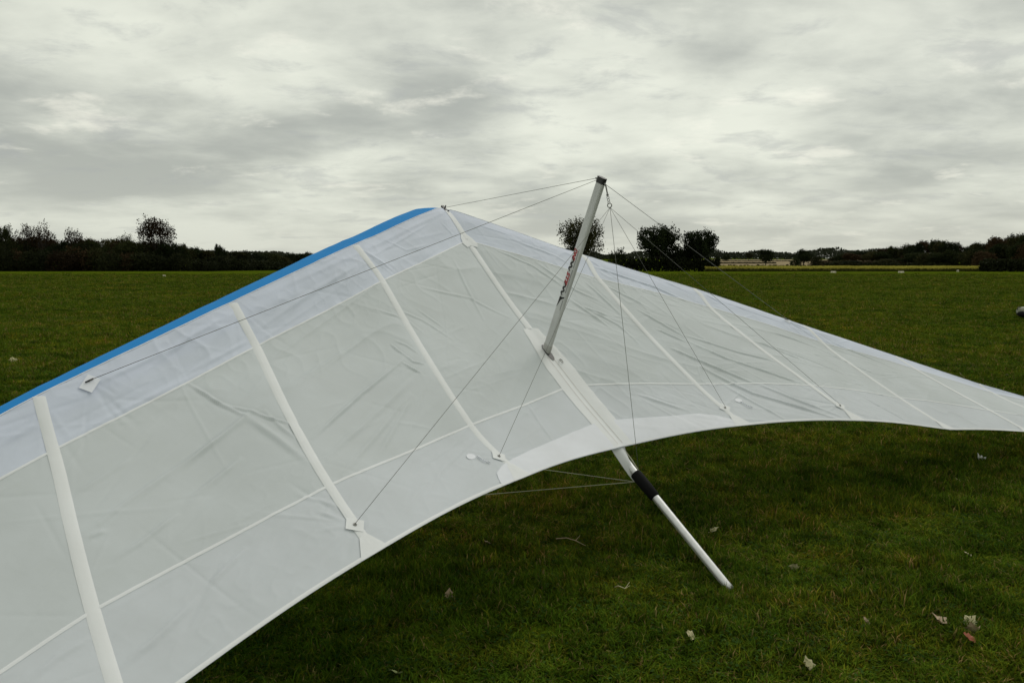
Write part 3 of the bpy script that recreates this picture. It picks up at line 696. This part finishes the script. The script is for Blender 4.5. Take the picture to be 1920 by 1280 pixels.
def proto(kind,i,mat):
    key=(kind,i,mat.name)
    if key in PROTO: return PROTO[key]
    rng=np.random.RandomState(hash((kind,i))%1000 if False else {'dense':10,'willow':40,'sparse':60,'bush':80,'scrub':100}[kind]+i)
    if kind=='dense': V,F=leafcloud(rng,lobed(rng,.58,.46,.40,1.,9),8500,.023,20,.036,.3);tr=limbs(rng,.22,(.42,.5,.4),7,.030)
    elif kind=='willow': V,F=leafcloud(rng,lobed(rng,.55,.47,.43,.9,11),7500,.018,14,.040,.25);tr=limbs(rng,.2,(.44,.45,.45),10,.028,5)
    elif kind=='sparse': V,F=leafcloud(rng,lobed(rng,.62 if i<3 else .58,.46,.37 if i<3 else .41,.75,12),1500 if i<3 else 4200,.022 if i<3 else .017,9 if i<3 else 12,.03,.1);tr=limbs(rng,.25,(.44,.5,.46),12,.020,9)
    elif kind=='bush': V,F=leafcloud(rng,[(0,0,.42,.42,.42,.46)]+[(rng.uniform(-.32,.32),rng.uniform(-.3,.3),rng.uniform(.2,.62),.22,.22,.26) for _ in range(8)],3400,.033,14,.045,.4);tr=limbs(rng,.1,(.3,.3,.4),5,.022)
    else: V,F=leafcloud(rng,[(0,0,.30,.46,.42,.36)]+[(rng.uniform(-.4,.4),rng.uniform(-.3,.3),rng.uniform(.15,.5),.2,.2,.3) for _ in range(9)],3200,.033,11,.055,.4);tr=limbs(rng,.1,(.35,.25,.45),8,.014,6)
    V=V.copy();V[:,2]*=1.0/max(.001,np.percentile(V[:,2],99.6))
    PROTO[key]=(mesh(kind+'_crown',V,F,mat),tr.mesh(kind+'_trunk',M_bark,True));return PROTO[key]
def tree(name,px,top,wpx,d,kind,i,mat,label,group=None,cat='tree',base=None):
    x=(px-960)/1497*d;z0=float(terr(x,d)) if base is None else base
    h=1.6+(497-top)/1500*d-z0;w=wpx/1497*d/ .98
    cm,tm=proto(kind,i,mat);r=random.Random(int(px*7+top*3+d))
    root=link(name,None,loc=(x,d,z0),rotz=r.uniform(0,6.28),scale=(w,w,h),label=label,cat=cat,group=group)
    link('crown',cm,root);link('trunk',tm,root);return root
rt=random.Random(21)
# wood along the left edge of the field
PX=[-80,0,40,100,200,260,330,400,430,480,520,620];PY=[444,447,448,450,447,452,458,467,471,474,476,477]
prof=lambda x:float(np.interp(x,PX,PY))
k=0
for px in range(-90,625,23):
    x=px+rt.uniform(-7,7);d=226+max(0,px-380)*.35+rt.uniform(-6,10)
    mt=(G_dark,G_olive,G_brown)[k%3 if px<260 else k%2];nm={'foliage_dark':'dark green','foliage_olive':'olive green','foliage_russet':'russet brown'}[mt.name]
    tree('woodland_tree',x,prof(x)+rt.uniform(-3,4),rt.uniform(46,64),d,'dense',k%5,mt,f'{nm} rounded tree in the wood along the field, left of the blue wing','trees of the wood beyond the blue wing, '+nm);k+=1
k=0
for px in range(-90,610,25):
    x=px+rt.uniform(-8,8);d=206+max(0,px-380)*.30+rt.uniform(-2,5)
    mt=(G_brown,G_olive,G_hedge,G_brown,G_hedge)[k%5 if px<240 else 2];nm={'foliage_olive':'olive','foliage_russet':'russet brown','foliage_hedge':'blackish green'}[mt.name]
    tree('scrub_bush',x,prof(x)+(19 if px<400 else 12)+rt.uniform(-5,6),rt.uniform(42,60),d,'scrub',k%3,mt,f'low {nm} scrub bush at the foot of the wood, edging the field','scrub along the foot of the wood, '+nm,'bush');k+=1
tree('ash_tree',52,421,44,221,'sparse',0,G_brown,'small half-bare tree rising just beside the wider half-bare tree over the wood')
tree('ash_tree',82,416,52,222,'sparse',1,G_brown,'wider half-bare tree with see-through top rising over the wood')
tree('ash_tree',140,428,44,223,'sparse',2,G_brown,'low twiggy tree just topping the wood, next to the two half-bare trees')
tree('ash_tree',8,424,40,218,'willow',1,G_dark,'dark knobbly tree at the far end of the wood, away from the glider')
tree('oak_tree',297,408,84,222,'sparse',3,G_brown,'big round airy tree standing highest above the wood')
tree('oak_tree',240,440,34,224,'willow',2,G_olive,'small pale tree beside the big round airy tree')
tree('oak_tree',413,459,26,226,'dense',2,G_dark,'small dark tree with a flat knobbly top at the falling end of the wood')
# trees beyond the kingpost
tree('willow_tree',1091,411,94,206,'willow',3,G_olive,'large rounded feathery tree behind the kingpost',base=0)
tree('hawthorn_bush',1155,466,32,205,'scrub',1,G_dark,'small dark bushy tree between the feathery tree and the two dark trees',cat='bush')
tree('oak_tree',1234,424,84,204,'dense',0,G_dark,'larger of two dense dark trees beyond the right wing')
tree('oak_tree',1311,433,74,205,'dense',3,G_dark,'smaller, rounder of two dense dark trees beyond the right wing')
tree('oak_tree',1272,458,56,209,'bush',0,G_dark,'low dark tree filling the gap between the two dense dark trees',)
# far field trees
tree('field_oak',1436,468,32,400,'dense',1,G_dark,'lone dark field tree standing in the pale stubble')
tree('field_oak',1507,468,34,392,'dense',4,G_dark,'dark field tree with bushes at its foot, next to the stubble')
tree('hawthorn_bush',1530,481,30,386,'bush',1,G_olive,'olive bush leaning against the field tree by the stubble',cat='bush')
tree('hawthorn_bush',1492,484,22,384,'bush',2,G_dark,'dark bush on the stubble side of the field tree',cat='bush')
tree('hawthorn_bush',1362,477,14,700,'bush',2,G_dark,'tiny dark tree before the hazy far hills by the two dense trees',cat='bush')
tree('hawthorn_bush',1404,474,16,760,'dense',2,G_olive,'tiny grey-green tree below the far hill line, beside the lone field tree',cat='bush')
# wood on the right
QX=[1540,1570,1600,1630,1655,1690,1720,1750,1775,1800,1825,1850,1890,1910,1990];QY=[482,478,476,473,469,462,457,453,455,461,458,451,443,440,438]
qrof=lambda x:float(np.interp(x,QX,QY));k=0
for px in range(1565,1990,17):
    x=px+rt.uniform(-6,6);d=500-(px-1565)*.35+rt.uniform(-20,20);mt=(G_olive,G_dark,G_brown,G_dark)[k%4];nm={'foliage_dark':'dark green','foliage_olive':'olive','foliage_russet':'russet'}[mt.name]
    tree('woodland_tree',x,qrof(x)+rt.uniform(-3,3),rt.uniform(34,50),d,'dense',k%5,mt,f'{nm} tree on the skyline of the wood behind the yellow crop','skyline trees behind the yellow crop, '+nm);k+=1
for px in range(1545,1990,19):
    x=px+rt.uniform(-6,6);d=430-(px-1545)*.30+rt.uniform(-15,15);mt=(G_dark,G_brown,G_dark,G_olive)[k%4];nm={'foliage_dark':'dark green','foliage_olive':'olive','foliage_russet':'russet'}[mt.name]
    tree('woodland_tree',x,min(489,qrof(x)+14+rt.uniform(-4,6)),rt.uniform(36,52),d,'bush' if k%2 else 'dense',k%3,mt,f'{nm} lower tree in the middle of the wood behind the yellow crop','middle trees behind the yellow crop, '+nm);k+=1
def hedge(name,pxa,pxb,d,top,depth,n,label,mat,size=.30,d2=None):
    rng=np.random.RandomState(int(pxa)+500);d2=d2 or d
    t=rng.rand(n);yy=d+(d2-d)*t;x=(pxa-960+(pxb-pxa)*t)/1497*yy
    zt=1.6+(497-top)/1500*d;zz0=terr(x,yy)
    lum=.82+.22*np.sin(t*37+pxa)*np.sin(t*91)+.1*rng.rand(n)
    z=zz0+(zt-float(zz0.mean()))*lum*rng.rand(n)**.55;y=yy+rng.uniform(-.5,.5,n)*depth
    p=np.stack([x,y,z],1);a=rng.normal(size=(n,3));a/=np.linalg.norm(a,axis=1,keepdims=True);b=rng.normal(size=(n,3));b-=a*(a*b).sum(1,keepdims=True);b/=np.linalg.norm(b,axis=1,keepdims=True)
    s=size*rng.uniform(.6,1.4,(n,1));a*=s;b*=s*.8;V=np.stack([p-a,p+b,p+a,p-b],1).reshape(-1,3);V[:,2]=np.maximum(V[:,2],np.repeat(zz0,4)-.02)
    o=np.array([(pxa+pxb-1920)/2/1497*d,d,float(zz0.mean())])
    link(name,mesh(name,V-o,np.arange(4*n).reshape(-1,4),mat),loc=tuple(o),label=label,cat='hedge')
hedge('hedge',1846,1960,192,487,5,6000,'tall dark hedge ending the yellow crop beside the right wood',G_hedge,.28)
hedge('hedge',1172,1348,203,484,3,6500,'dark hedge under the two dense trees beyond the right wing',G_hedge,.28)
hedge('hedge',1548,1860,352,493.0,3,6500,'low dark hedge running behind the yellow crop below the wood',G_hedge,.38)
hedge('hedge',1335,1555,356,496.6,2,2600,'very low broken hedge between the yellow crop and the stubble',G_hedge,.30)
hedge('hedge',1346,1455,520,492.2,2,1800,'thin broken hedge line across the pale stubble',G_hedge,.45)
hedge('hedge',1340,1600,668,488.8,3,2200,'far thin hedge on top of the stubble rise',G_hedge,.5)
hedge('hedge',-90,640,201,499,3,12000,'dark hedge bottom line in front of the wood',G_hedge,.28,d2=245)
G_far=leafmat('foliage_far_haze',[(.024,.028,.018),(.032,.037,.024),(.042,.047,.031)],.1)  # distance haze is mixed into this paler, greyer leaf colour
def far_wood():
    rng=np.random.RandomState(77);n=42000
    x=rng.uniform(-1700,1700,n);y=1890+rng.uniform(-60,60,n);z0=terr(x,y)
    hgt=15+4*np.sin(x/57)+4*np.sin(x/23+1)+3*np.sin(x/131+2)+2*np.sin(x/9.)
    z=z0+np.clip(hgt,2,None)*rng.rand(n)**.6
    p=np.stack([x,y,z],1);a=rng.normal(size=(n,3));a/=np.linalg.norm(a,axis=1,keepdims=True);b=rng.normal(size=(n,3));b-=a*(a*b).sum(1,keepdims=True);b/=np.linalg.norm(b,axis=1,keepdims=True)
    s=2.4*rng.uniform(.6,1.4,(n,1));V=np.stack([p-a*s,p+b*s*.8,p+a*s,p-b*s*.8],1).reshape(-1,3)
    link('distant_woodland',mesh('distant_woodland',V,np.arange(4*n).reshape(-1,4),G_far),label='hazy grey-green woodland along the far hill line',cat='woodland',kind='stuff')
far_wood()
def mid_wood():
    rng=np.random.RandomState(78);n=30000
    x=rng.uniform(-900,900,n);y=1030+rng.uniform(-25,25,n);z0=terr(x,y)
    hgt=7+1.6*np.sin(x/31)+1.5*np.sin(x/13+1)+1.2*np.sin(x/71+2)+.8*np.sin(x/5.)
    z=z0+np.clip(hgt,1.5,None)*rng.rand(n)**.7
    p=np.stack([x,y,z],1);a=rng.normal(size=(n,3));a/=np.linalg.norm(a,axis=1,keepdims=True);b=rng.normal(size=(n,3));b-=a*(a*b).sum(1,keepdims=True);b/=np.linalg.norm(b,axis=1,keepdims=True)
    s=1.0*rng.uniform(.6,1.4,(n,1));V=np.stack([p-a*s,p+b*s*.8,p+a*s,p-b*s*.8],1).reshape(-1,3)
    link('distant_woodland',mesh('distant_woodland',V,np.arange(4*n).reshape(-1,4),G_far),label='dark grey-green belt of trees behind the stubble, below the far hills',cat='woodland',kind='stuff')
mid_wood()
# yellow flowering crop
def crop():
    rng=np.random.RandomState(8);n=30000
    d=198+150*rng.rand(n)**2.6;px=rng.uniform(1322,1872,n);x=(px-960)/1497*d
    def cards(n,d,x,z,s,asp):
        p=np.stack([x,d,z],1);th=rng.uniform(0,6.28,n);a=np.stack([np.cos(th),np.sin(th),rng.normal(size=n)*.3],1)*s;b=np.stack([rng.normal(size=n)*.3,rng.normal(size=n)*.3,np.ones(n)],1)*s*asp
        return np.stack([p-a,p-b,p+a,p+b],1).reshape(-1,3)
    bump=.12*np.sin(x*.7)+.10*np.sin(x*.23+d*.1)
    st=cards(n,d,x,rng.uniform(.08,.70,n),.13,1.5);V=st;V[:,2]=np.maximum(V[:,2],.01)
    o=np.array([95.,230.,0]);F=np.arange(4*n).reshape(-1,4)
    c=link('mustard_crop',mesh('crop_stems',V-o,F,leafmat('crop_leaf',[(.030,.040,.010),(.055,.065,.016),(.085,.085,.022)],.2)),loc=tuple(o),label='strip of yellow flowering crop between the grass and the wood',cat='crop',kind='stuff')
    fl=cards(n,d,x,.92+bump+rng.uniform(-.38,.32,n),.13,.7)
    f=link('flowers',mesh('crop_flowers',fl-o,F,leafmat('crop_flower',[(.20,.20,.04),(.32,.30,.055),(.46,.41,.08)],.25)),c);f['kind']='stuff'
crop()

# ------------------------------------------------------------------ near grass
def blade_tuft(rng,n,rad,h0,h1,dry,weed=0):
    V=[];F=[];Cc=[]
    for i in range(n):
        a=rng.uniform(0,6.28);r=rad*math.sqrt(rng.rand());o=np.array([r*math.cos(a),r*math.sin(a),-.004]);h=rng.uniform(h0,h1)
        la=rng.uniform(0,6.28);lean=rng.uniform(.15,1.0)*h;ld=np.array([math.cos(la),math.sin(la),0]);w=rng.uniform(.0017,.0034)
        sd=np.array([-ld[1],ld[0],0])*w;m=o+ld*lean*.35+np.array([0,0,h*.62]);t=o+ld*lean+np.array([0,0,h*rng.uniform(.75,1.0)])
        k=len(V);V+=[o-sd,o+sd,m-sd*.8,m+sd*.8,t];F+=[(k,k+1,k+3,k+2),(k+2,k+3,k+4)]
        q=rng.rand()
        if q<dry: c=np.array([.30,.23,.10])*rng.uniform(.5,1.1)
        elif q<dry+.25: c=np.array([.150,.168,.017])*rng.uniform(.6,1.2)
        else: c=np.array([.084,.140,.014])*rng.uniform(.6,1.3)
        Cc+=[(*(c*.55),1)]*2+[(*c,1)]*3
    for i in range(weed):
        a=rng.uniform(0,6.28);r=rad*math.sqrt(rng.rand());o=np.array([r*math.cos(a),r*math.sin(a),rng.uniform(.012,.034)]);th=rng.uniform(0,6.28);s=rng.uniform(.006,.012)
        x=np.array([math.cos(th),math.sin(th),rng.uniform(-.3,.3)])*s;y=np.array([-math.sin(th),math.cos(th),rng.uniform(-.3,.3)])*s*.7
        k=len(V);V+=[o-x,o-y,o+x,o+y];F+=[(k,k+1,k+2,k+3)];c=np.array([.045,.085,.022])*rng.uniform(.7,1.2);Cc+=[(*c,1)]*4
    return V,F,Cc
def grass_mat():
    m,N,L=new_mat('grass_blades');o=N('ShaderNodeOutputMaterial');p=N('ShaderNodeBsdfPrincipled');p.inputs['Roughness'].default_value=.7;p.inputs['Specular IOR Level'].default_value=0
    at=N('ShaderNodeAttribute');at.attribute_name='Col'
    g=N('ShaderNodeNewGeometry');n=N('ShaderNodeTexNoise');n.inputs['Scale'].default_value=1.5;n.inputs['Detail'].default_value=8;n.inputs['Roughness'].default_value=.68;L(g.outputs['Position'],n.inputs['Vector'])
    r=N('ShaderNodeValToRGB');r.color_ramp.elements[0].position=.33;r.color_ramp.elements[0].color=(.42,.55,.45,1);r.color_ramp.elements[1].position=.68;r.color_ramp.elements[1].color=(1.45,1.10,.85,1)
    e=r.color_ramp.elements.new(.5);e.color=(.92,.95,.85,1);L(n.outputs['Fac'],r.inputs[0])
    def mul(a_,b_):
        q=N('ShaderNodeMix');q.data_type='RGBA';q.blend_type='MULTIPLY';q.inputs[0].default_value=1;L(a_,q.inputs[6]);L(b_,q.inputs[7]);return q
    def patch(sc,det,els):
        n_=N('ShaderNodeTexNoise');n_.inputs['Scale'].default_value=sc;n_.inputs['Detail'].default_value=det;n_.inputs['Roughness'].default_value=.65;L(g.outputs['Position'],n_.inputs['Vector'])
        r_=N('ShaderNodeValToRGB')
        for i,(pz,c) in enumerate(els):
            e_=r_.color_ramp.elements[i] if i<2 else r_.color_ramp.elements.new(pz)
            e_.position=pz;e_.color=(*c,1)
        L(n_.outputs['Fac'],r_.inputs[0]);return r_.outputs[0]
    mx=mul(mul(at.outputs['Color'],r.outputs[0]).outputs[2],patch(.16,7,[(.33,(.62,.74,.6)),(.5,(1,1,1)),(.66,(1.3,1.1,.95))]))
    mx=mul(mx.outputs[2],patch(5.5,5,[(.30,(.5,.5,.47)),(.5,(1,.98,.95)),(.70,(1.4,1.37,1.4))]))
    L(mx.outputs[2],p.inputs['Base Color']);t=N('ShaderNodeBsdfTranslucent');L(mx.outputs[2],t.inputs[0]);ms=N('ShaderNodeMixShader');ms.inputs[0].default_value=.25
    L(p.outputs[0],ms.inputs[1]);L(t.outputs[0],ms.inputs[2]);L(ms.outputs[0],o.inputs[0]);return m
def build_grass():
    gm=grass_mat();col=bpy.data.collections.new('grass_tufts');rng=np.random.RandomState(3)
    specs=[(70,.085,.025,.055,.05,0),(70,.085,.030,.070,.08,0),(60,.080,.020,.050,.04,22),(60,.085,.030,.085,.12,0),(75,.09,.020,.045,.22,4),(50,.075,.035,.10,.10,6),(64,.085,.025,.06,.05,10)]
    for i,sp in enumerate(specs):
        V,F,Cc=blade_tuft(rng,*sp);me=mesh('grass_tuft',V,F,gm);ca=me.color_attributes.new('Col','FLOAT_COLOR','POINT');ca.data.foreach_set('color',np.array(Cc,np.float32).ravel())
        o=bpy.data.objects.new('grass_tuft',me);col.objects.link(o)
    ng=bpy.data.node_groups.new('scatter_grass','GeometryNodeTree')
    ng.interface.new_socket('Geometry',in_out='INPUT',socket_type='NodeSocketGeometry');ng.interface.new_socket('Geometry',in_out='OUTPUT',socket_type='NodeSocketGeometry')
    N=ng.nodes.new;L=ng.links.new;gi=N('NodeGroupInput');go=N('NodeGroupOutput');ip=N('GeometryNodeInstanceOnPoints');ci=N('GeometryNodeCollectionInfo')
    ci.inputs['Collection'].default_value=col;ci.inputs['Separate Children'].default_value=True;ci.inputs['Reset Children'].default_value=True
    def na(n,t):
        a=N('GeometryNodeInputNamedAttribute');a.data_type=t;a.inputs['Name'].default_value=n;return a.outputs['Attribute']
    L(gi.outputs[0],ip.inputs['Points']);L(ci.outputs[0],ip.inputs['Instance']);ip.inputs['Pick Instance'].default_value=True
    L(na('idx','INT'),ip.inputs['Instance Index']);L(na('rot','FLOAT_VECTOR'),ip.inputs['Rotation']);L(na('scl','FLOAT_VECTOR'),ip.inputs['Scale']);L(ip.outputs[0],go.inputs[0])
    P=[];S=[]
    def zone(y0,y1,dens,sc,zs,marg):
        A=0;yy=np.linspace(y0,y1,200);wid=2*(.70*yy+marg);area=np.trapezoid(wid,yy) if hasattr(np,'trapezoid') else np.trapz(wid,yy);n=int(area*dens)
        y=np.interp(rng.rand(n),np.concatenate([[0],np.cumsum(wid[1:])/wid[1:].sum()]),yy);x=(rng.rand(n)*2-1)*(.70*y+marg)
        P.append(np.stack([x,y,np.zeros(n)],1))
        tuss=vnoise(x*2.1,y*2.1,51)*.8+vnoise(x*5.5,y*5.5,52)*.6
        s=sc*(.12+1.25*tuss**1.3)*rng.uniform(.8,1.2,n);S.append(np.stack([np.full(n,sc)*rng.uniform(.85,1.25,n),np.full(n,sc)*rng.uniform(.85,1.25,n),s*zs],1))
    zone(.3,5.0,400,1.0,1.0,4.2)
    # farther out: fewer, wider and relatively flatter tufts, thinning into the field's own texture
    n=125000;y=5*np.exp(rng.rand(n)*math.log(150/5.));y=y[rng.rand(len(y))<np.clip((150-y)/70,0,1)];n=len(y);x=(rng.rand(n)*2-1)*(.92*y+3.2)
    k=(y/5.)**.68;P.append(np.stack([x,y,np.zeros(n)],1));tuss=vnoise(x*1.6/k,y*1.6/k,51)*.7+vnoise(x*.35,y*.35,52)*.5
    S.append(np.stack([k*rng.uniform(.85,1.25,n),k*rng.uniform(.85,1.25,n),k**.42*(.5+.8*tuss)*rng.uniform(.8,1.2,n)],1))
    # longer grass standing round the foot of the keel tube
    n=70;a=rng.uniform(0,6.28,n);q=.03+.15*np.sqrt(rng.rand(n));P.append(np.stack([1.07+q*np.cos(a),3.77+q*np.sin(a),np.zeros(n)],1));S.append(np.stack([rng.uniform(.5,.8,n),rng.uniform(.5,.8,n),rng.uniform(.8,1.25,n)],1))
    P=np.concatenate(P);S=np.concatenate(S);n=len(P)
    me=bpy.data.meshes.new('grass');me.vertices.add(n);me.vertices.foreach_set('co',P.astype(np.float32).ravel())
    i=me.attributes.new('idx','INT','POINT')
    pt=vnoise(P[:,0]*.8+5,P[:,1]*.8,61);pick=np.clip((pt*7+rng.normal(size=n)*1.6).astype(int),0,6)
    i.data.foreach_set('value',pick.astype(np.int32))
    r=me.attributes.new('rot','FLOAT_VECTOR','POINT');r.data.foreach_set('vector',np.stack([rng.normal(size=n)*.10,rng.normal(size=n)*.10,rng.uniform(0,6.28,n)],1).astype(np.float32).ravel())
    s=me.attributes.new('scl','FLOAT_VECTOR','POINT');s.data.foreach_set('vector',S.astype(np.float32).ravel())
    o=link('grass',me,kind='stuff',label='short tussocky green grass covering the field',cat='grass');md=o.modifiers.new('scatter','NODES');md.node_group=ng
build_grass()

# ------------------------------------------------------------------ small things on the grass
def maple_leaf(rng,size,mat,curl):
    """lobed fallen leaf: curled blade with thickness from its fold"""
    pts=[(0,-.42),(.24,-.38),(.42,-.24),(.38,-.04),(.46,.16),(.30,.24),(.18,.38),(0,.56),(-.18,.36),(-.30,.24),(-.44,.18),(-.36,-.02),(-.44,-.24),(-.22,-.38)]
    pts=[(x*(1+.12*rng.normal()),y*(1+.10*rng.normal())) for x,y in pts]
    V=[(0,0,0)];n=len(pts)
    for k in(.5,1):
        for x,y in pts:
            x*=k;y*=k;V.append((x*size,y*size,size*(curl*(x*x+.5*y*y)+.15*curl*math.sin(5*x+3*y)+.045*k*rng.normal())))
    F=[(0,1+i,1+(i+1)%n) for i in range(n)]+[(1+i,1+n+i,1+n+(i+1)%n,1+(i+1)%n) for i in range(n)]
    V=np.array(V);k=len(V);V2=V.copy();V2[:,2]-=.0012;F2=[tuple(j+k for j in f[::-1]) for f in F]
    return np.concatenate([V,V2]),F+F2
L_pale=simple('dry_pale_leaf',(.46,.42,.24),.7,var=.15,scale=40);L_tan=simple('dry_tan_leaf',(.36,.27,.17),.7,var=.2,scale=40);L_rust=simple('rusty_leaf',(.24,.062,.022),.7,var=.25,scale=40);L_green=simple('yellow_green_leaf',(.22,.26,.09),.7,var=.15,scale=40);L_white=simple('white_litter',(.66,.66,.62),.6,var=.06)
rl=np.random.RandomState(12)
def leaf(x,y,size,mat,label,tilt=(.2,.3),rot=0,curl=.5,stalk=.6,z=.034,group=None,name='fallen_leaf',cat='leaf'):
    V,F=maple_leaf(rl,size,mat,curl);M=(Matrix.Rotation(rot,3,'Z')@Matrix.Rotation(tilt[0],3,'X')@Matrix.Rotation(tilt[1],3,'Y'))
    V=[M@Vector(v) for v in V];root=link(name,None,loc=(x,y,0),label=label,cat=cat,group=group)
    link('blade',mesh('leaf_blade',[(v.x,v.y,v.z+z) for v in V],F,mat,False),root)
    if stalk:
        a=M@Vector((0,-.4*size,0));b=M@Vector((.05*size,-(.4+stalk)*size,0));mb=MB();mb.tube([(a.x,a.y,a.z+z),((a.x+b.x)/2,(a.y+b.y)/2,(a.z+b.z)/2+z+.004),(b.x,b.y,max(.02,b.z+z))],.0016,5);link('stalk',mb.mesh('leaf_stalk',mat,True),root)
leaf(.758,3.236,.062,L_pale,'pale curled leaf on the grass beyond the tip of the keel tube',(.5,-.3),1.9,.6,.3)
leaf(1.167,2.997,.055,L_pale,'pale folded leaf lying alone on the near grass, cream coloured',(.7,.3),.6,.9,0)
leaf(1.459,3.969,.062,L_pale,'pale pointed leaf standing on its dark stalk over a hollow in the grass',(.9,.2),3.0,.5,.9,.05)
leaf(1.905,3.39,.085,L_tan,'greyish broad leaf beside the clump of fallen leaves',(.35,.2),1.2,.5,.6)
leaf(2.02,3.37,.068,L_pale,'pale broad lobed leaf in the clump above the rusty leaf',(.35,-.3),.2,.6,.9)
leaf(1.985,3.29,.075,L_tan,'grey folded leaf with a long orange stalk in the leaf clump',(.9,.5),2.6,.7,1.1)
leaf(1.915,3.19,.058,L_rust,'rusty orange leaf at the foot of the pale leaf clump',(.45,.1),1.0,.4,0,.05)
leaf(1.197,4.589,.060,L_pale,'small pale leaf with a straight stalk beside the middle of the keel tube',(.5,.2),4.6,.5,1.0)
leaf(-.305,3.657,.055,L_tan,'narrow upright dry leaf in the shade under the left trailing edge',(1.1,.5),.5,.8,0)
leaf(-.136,4.38,.045,L_tan,'small tan leaf in the shade close under the left trailing edge',(.4,.2),2.0,.5,0)
leaf(-.455,2.943,.052,L_green,'yellow-green round leaf in the near grass',(.5,.1),2.2,.2,.4)
leaf(1.565,3.373,.036,L_tan,'small brown crumpled leaf between the leaf clump and the cream leaf',(.5,.4),.7,1.0,0)
leaf(1.745,3.608,.034,L_green,'tiny green-white leaf behind the brown crumpled leaf',(.3,.4),1.7,.4,0)
leaf(2.483,4.197,.042,L_pale,'small pale leaf on the grass well behind the leaf clump',(.3,.5),.7,.5,0)
leaf(3.252,5.678,.045,L_tan,'little tan leaf on the grass below the right wing',(.7,.2),.3,.5,0)
leaf(3.146,6.212,.040,L_tan,'little tan leaf near the white litter below the right wing',(.5,.2),2.3,.5,0)
leaf(1.359,6.013,.040,L_tan,'dull leaf in the shade right under the sail behind the keel',(.5,.2),2.3,.5,0)
leaf(6.377,11.144,.11,L_pale,'pale leaf on the open grass beyond the right wing tip, nearer to the wing',(.6,.2),1.3,.5,0)
leaf(7.018,11.144,.11,L_pale,'pale leaf on the open grass beyond the right wing tip, farther out',(.6,.2),2.3,.5,0)
leaf(-8.147,12.891,.16,L_pale,'pale leaf in the long grass beyond the blue leading edge',(.8,.2),.9,.5,0)
leaf(3.794,6.317,.085,L_white,'crumpled scrap of white litter on the grass below the right wing',(.6,.2),.9,1.4,0,name='litter_scrap',cat='litter')
def twig(pts,label,mat,r=.0016):
    o=np.array([pts[0][0],pts[0][1],0]);mb=MB();mb.tube([np.array(p)-o for p in pts],[r*1.2]+[r]*(len(pts)-2)+[r*.5],6);p1=np.array(pts[len(pts)//2])-o;mb.tube([p1,p1+np.array([.03,.05,.012])],[r,r*.4],5)
    link('twig',mb.mesh('twig',mat,True),loc=tuple(o),label=label,cat='twig')
twig([(.25,4.40,.05),(.31,4.40,.055),(.36,4.37,.05),(.41,4.30,.045)],'thin straw-coloured forked twig on the shaded grass',L_tan,.0022)
twig([(.50,3.74,.04),(.515,3.72,.055),(.545,3.70,.05),(.57,3.71,.06)],'short pale twig beside the keel tip side of the grass',L_pale,.002)
# runway edge markers
def marker(x,y,w,h,dp,label,group=None):
    V=[(-w/2,-dp/2,0),(w/2,-dp/2,0),(w/2,dp/2,0),(-w/2,dp/2,0),(-w/2*.98,-.02,h),(w/2*.98,-.02,h),(w/2*.98,.02,h),(-w/2*.98,.02,h)]
    F=[(0,3,2,1),(4,5,6,7),(0,1,5,4),(1,2,6,5),(2,3,7,6),(3,0,4,7)];o=link('edge_marker',None,loc=(x,y,0),label=label,cat='marker',group=group)
    link('board',mesh('marker_board',V,F,simple('marker_paint',(.50,.47,.34),.6,var=.1,scale=3)),o)
    mb=MB();mb.box((-w*.3,0,h*.3),(.06,0,0),(0,dp+.02,0),(0,0,h*.6));mb.box((w*.3,0,h*.3),(.06,0,0),(0,dp+.02,0),(0,0,h*.6));link('foot',mb.mesh('marker_foot',M_bplast),o)
marker(67.9,168.5,1.05,.34,.5,'cream marker board by the crop, nearer the two dense trees');marker(82.2,168.5,1.15,.34,.5,'cream marker board by the crop, nearer the tall hedge')
marker(109.0,195,.5,.45,.4,'small white marker block at the edge of the yellow crop by the tall hedge')
marker(-46.74,107.1,.36,.30,.3,'small white marker out on the field beyond the blue wing');marker(-44.4,107.1,.40,.10,.25,'low flat pale marker beside the small white marker on the field')
# packed glider in its bag, only the end shows
def bag():
    o=np.array([14.95,23.46,0]);M_bag=simple('grey_green_bag',(.24,.25,.19),.7,var=.25,scale=5,bump=.3);M_bag_shade=simple('bag_underside_shade',(.014,.014,.018),.6)  # second, darker material paints the shade on the bag's lower half
    d=np.array([1,.12,0]);d/=np.linalg.norm(d);s=np.array([-d[1],d[0],0]);up=np.array([0,0,1.]);n=22
    xs=[-.02,.0,.03,.08,.15,.26,.5,1.0,2.0,3.6,4.6,4.9];rr=[.03,.07,.105,.135,.155,.168,.176,.18,.185,.17,.11,.04];V=[];F=[]
    for x,r in zip(xs,rr):
        for k in range(n):
            a=2*math.pi*k/n;V.append(d*x+s*r*1.04*math.cos(a)+up*(.19+r*math.sin(a)))
    for i in range(len(xs)-1):
        for k in range(n):F.append((i*n+k,i*n+(k+1)%n,(i+1)*n+(k+1)%n,(i+1)*n+k))
    F+=[tuple(range(n-1,-1,-1)),tuple((len(xs)-1)*n+k for k in range(n))]
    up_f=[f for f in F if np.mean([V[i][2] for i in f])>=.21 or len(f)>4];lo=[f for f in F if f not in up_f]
    root=link('glider_bag',None,loc=(o[0],o[1],.03),label='rounded end of a long grey-green packed bag lying on the grass',cat='bag')
    link('bag_top',mesh('bag_top',V,up_f,M_bag,True),root);link('bag_underside',mesh('bag_underside',V,lo,M_bag_shade,True),root)
    mb=MB();mb.torus(np.array([0,0,.29])+d*.03,s,.045,.012,16,6);link('carry_loop',mb.mesh('carry_loop',M_bplast,True),root)
    for x in(.9,2.4,3.8): mb=MB();mb.torus(np.array([0,0,.19])+d*x,d,.18,.012,22,6);link('strap',mb.mesh('strap',M_bplast,True),root)
bag()
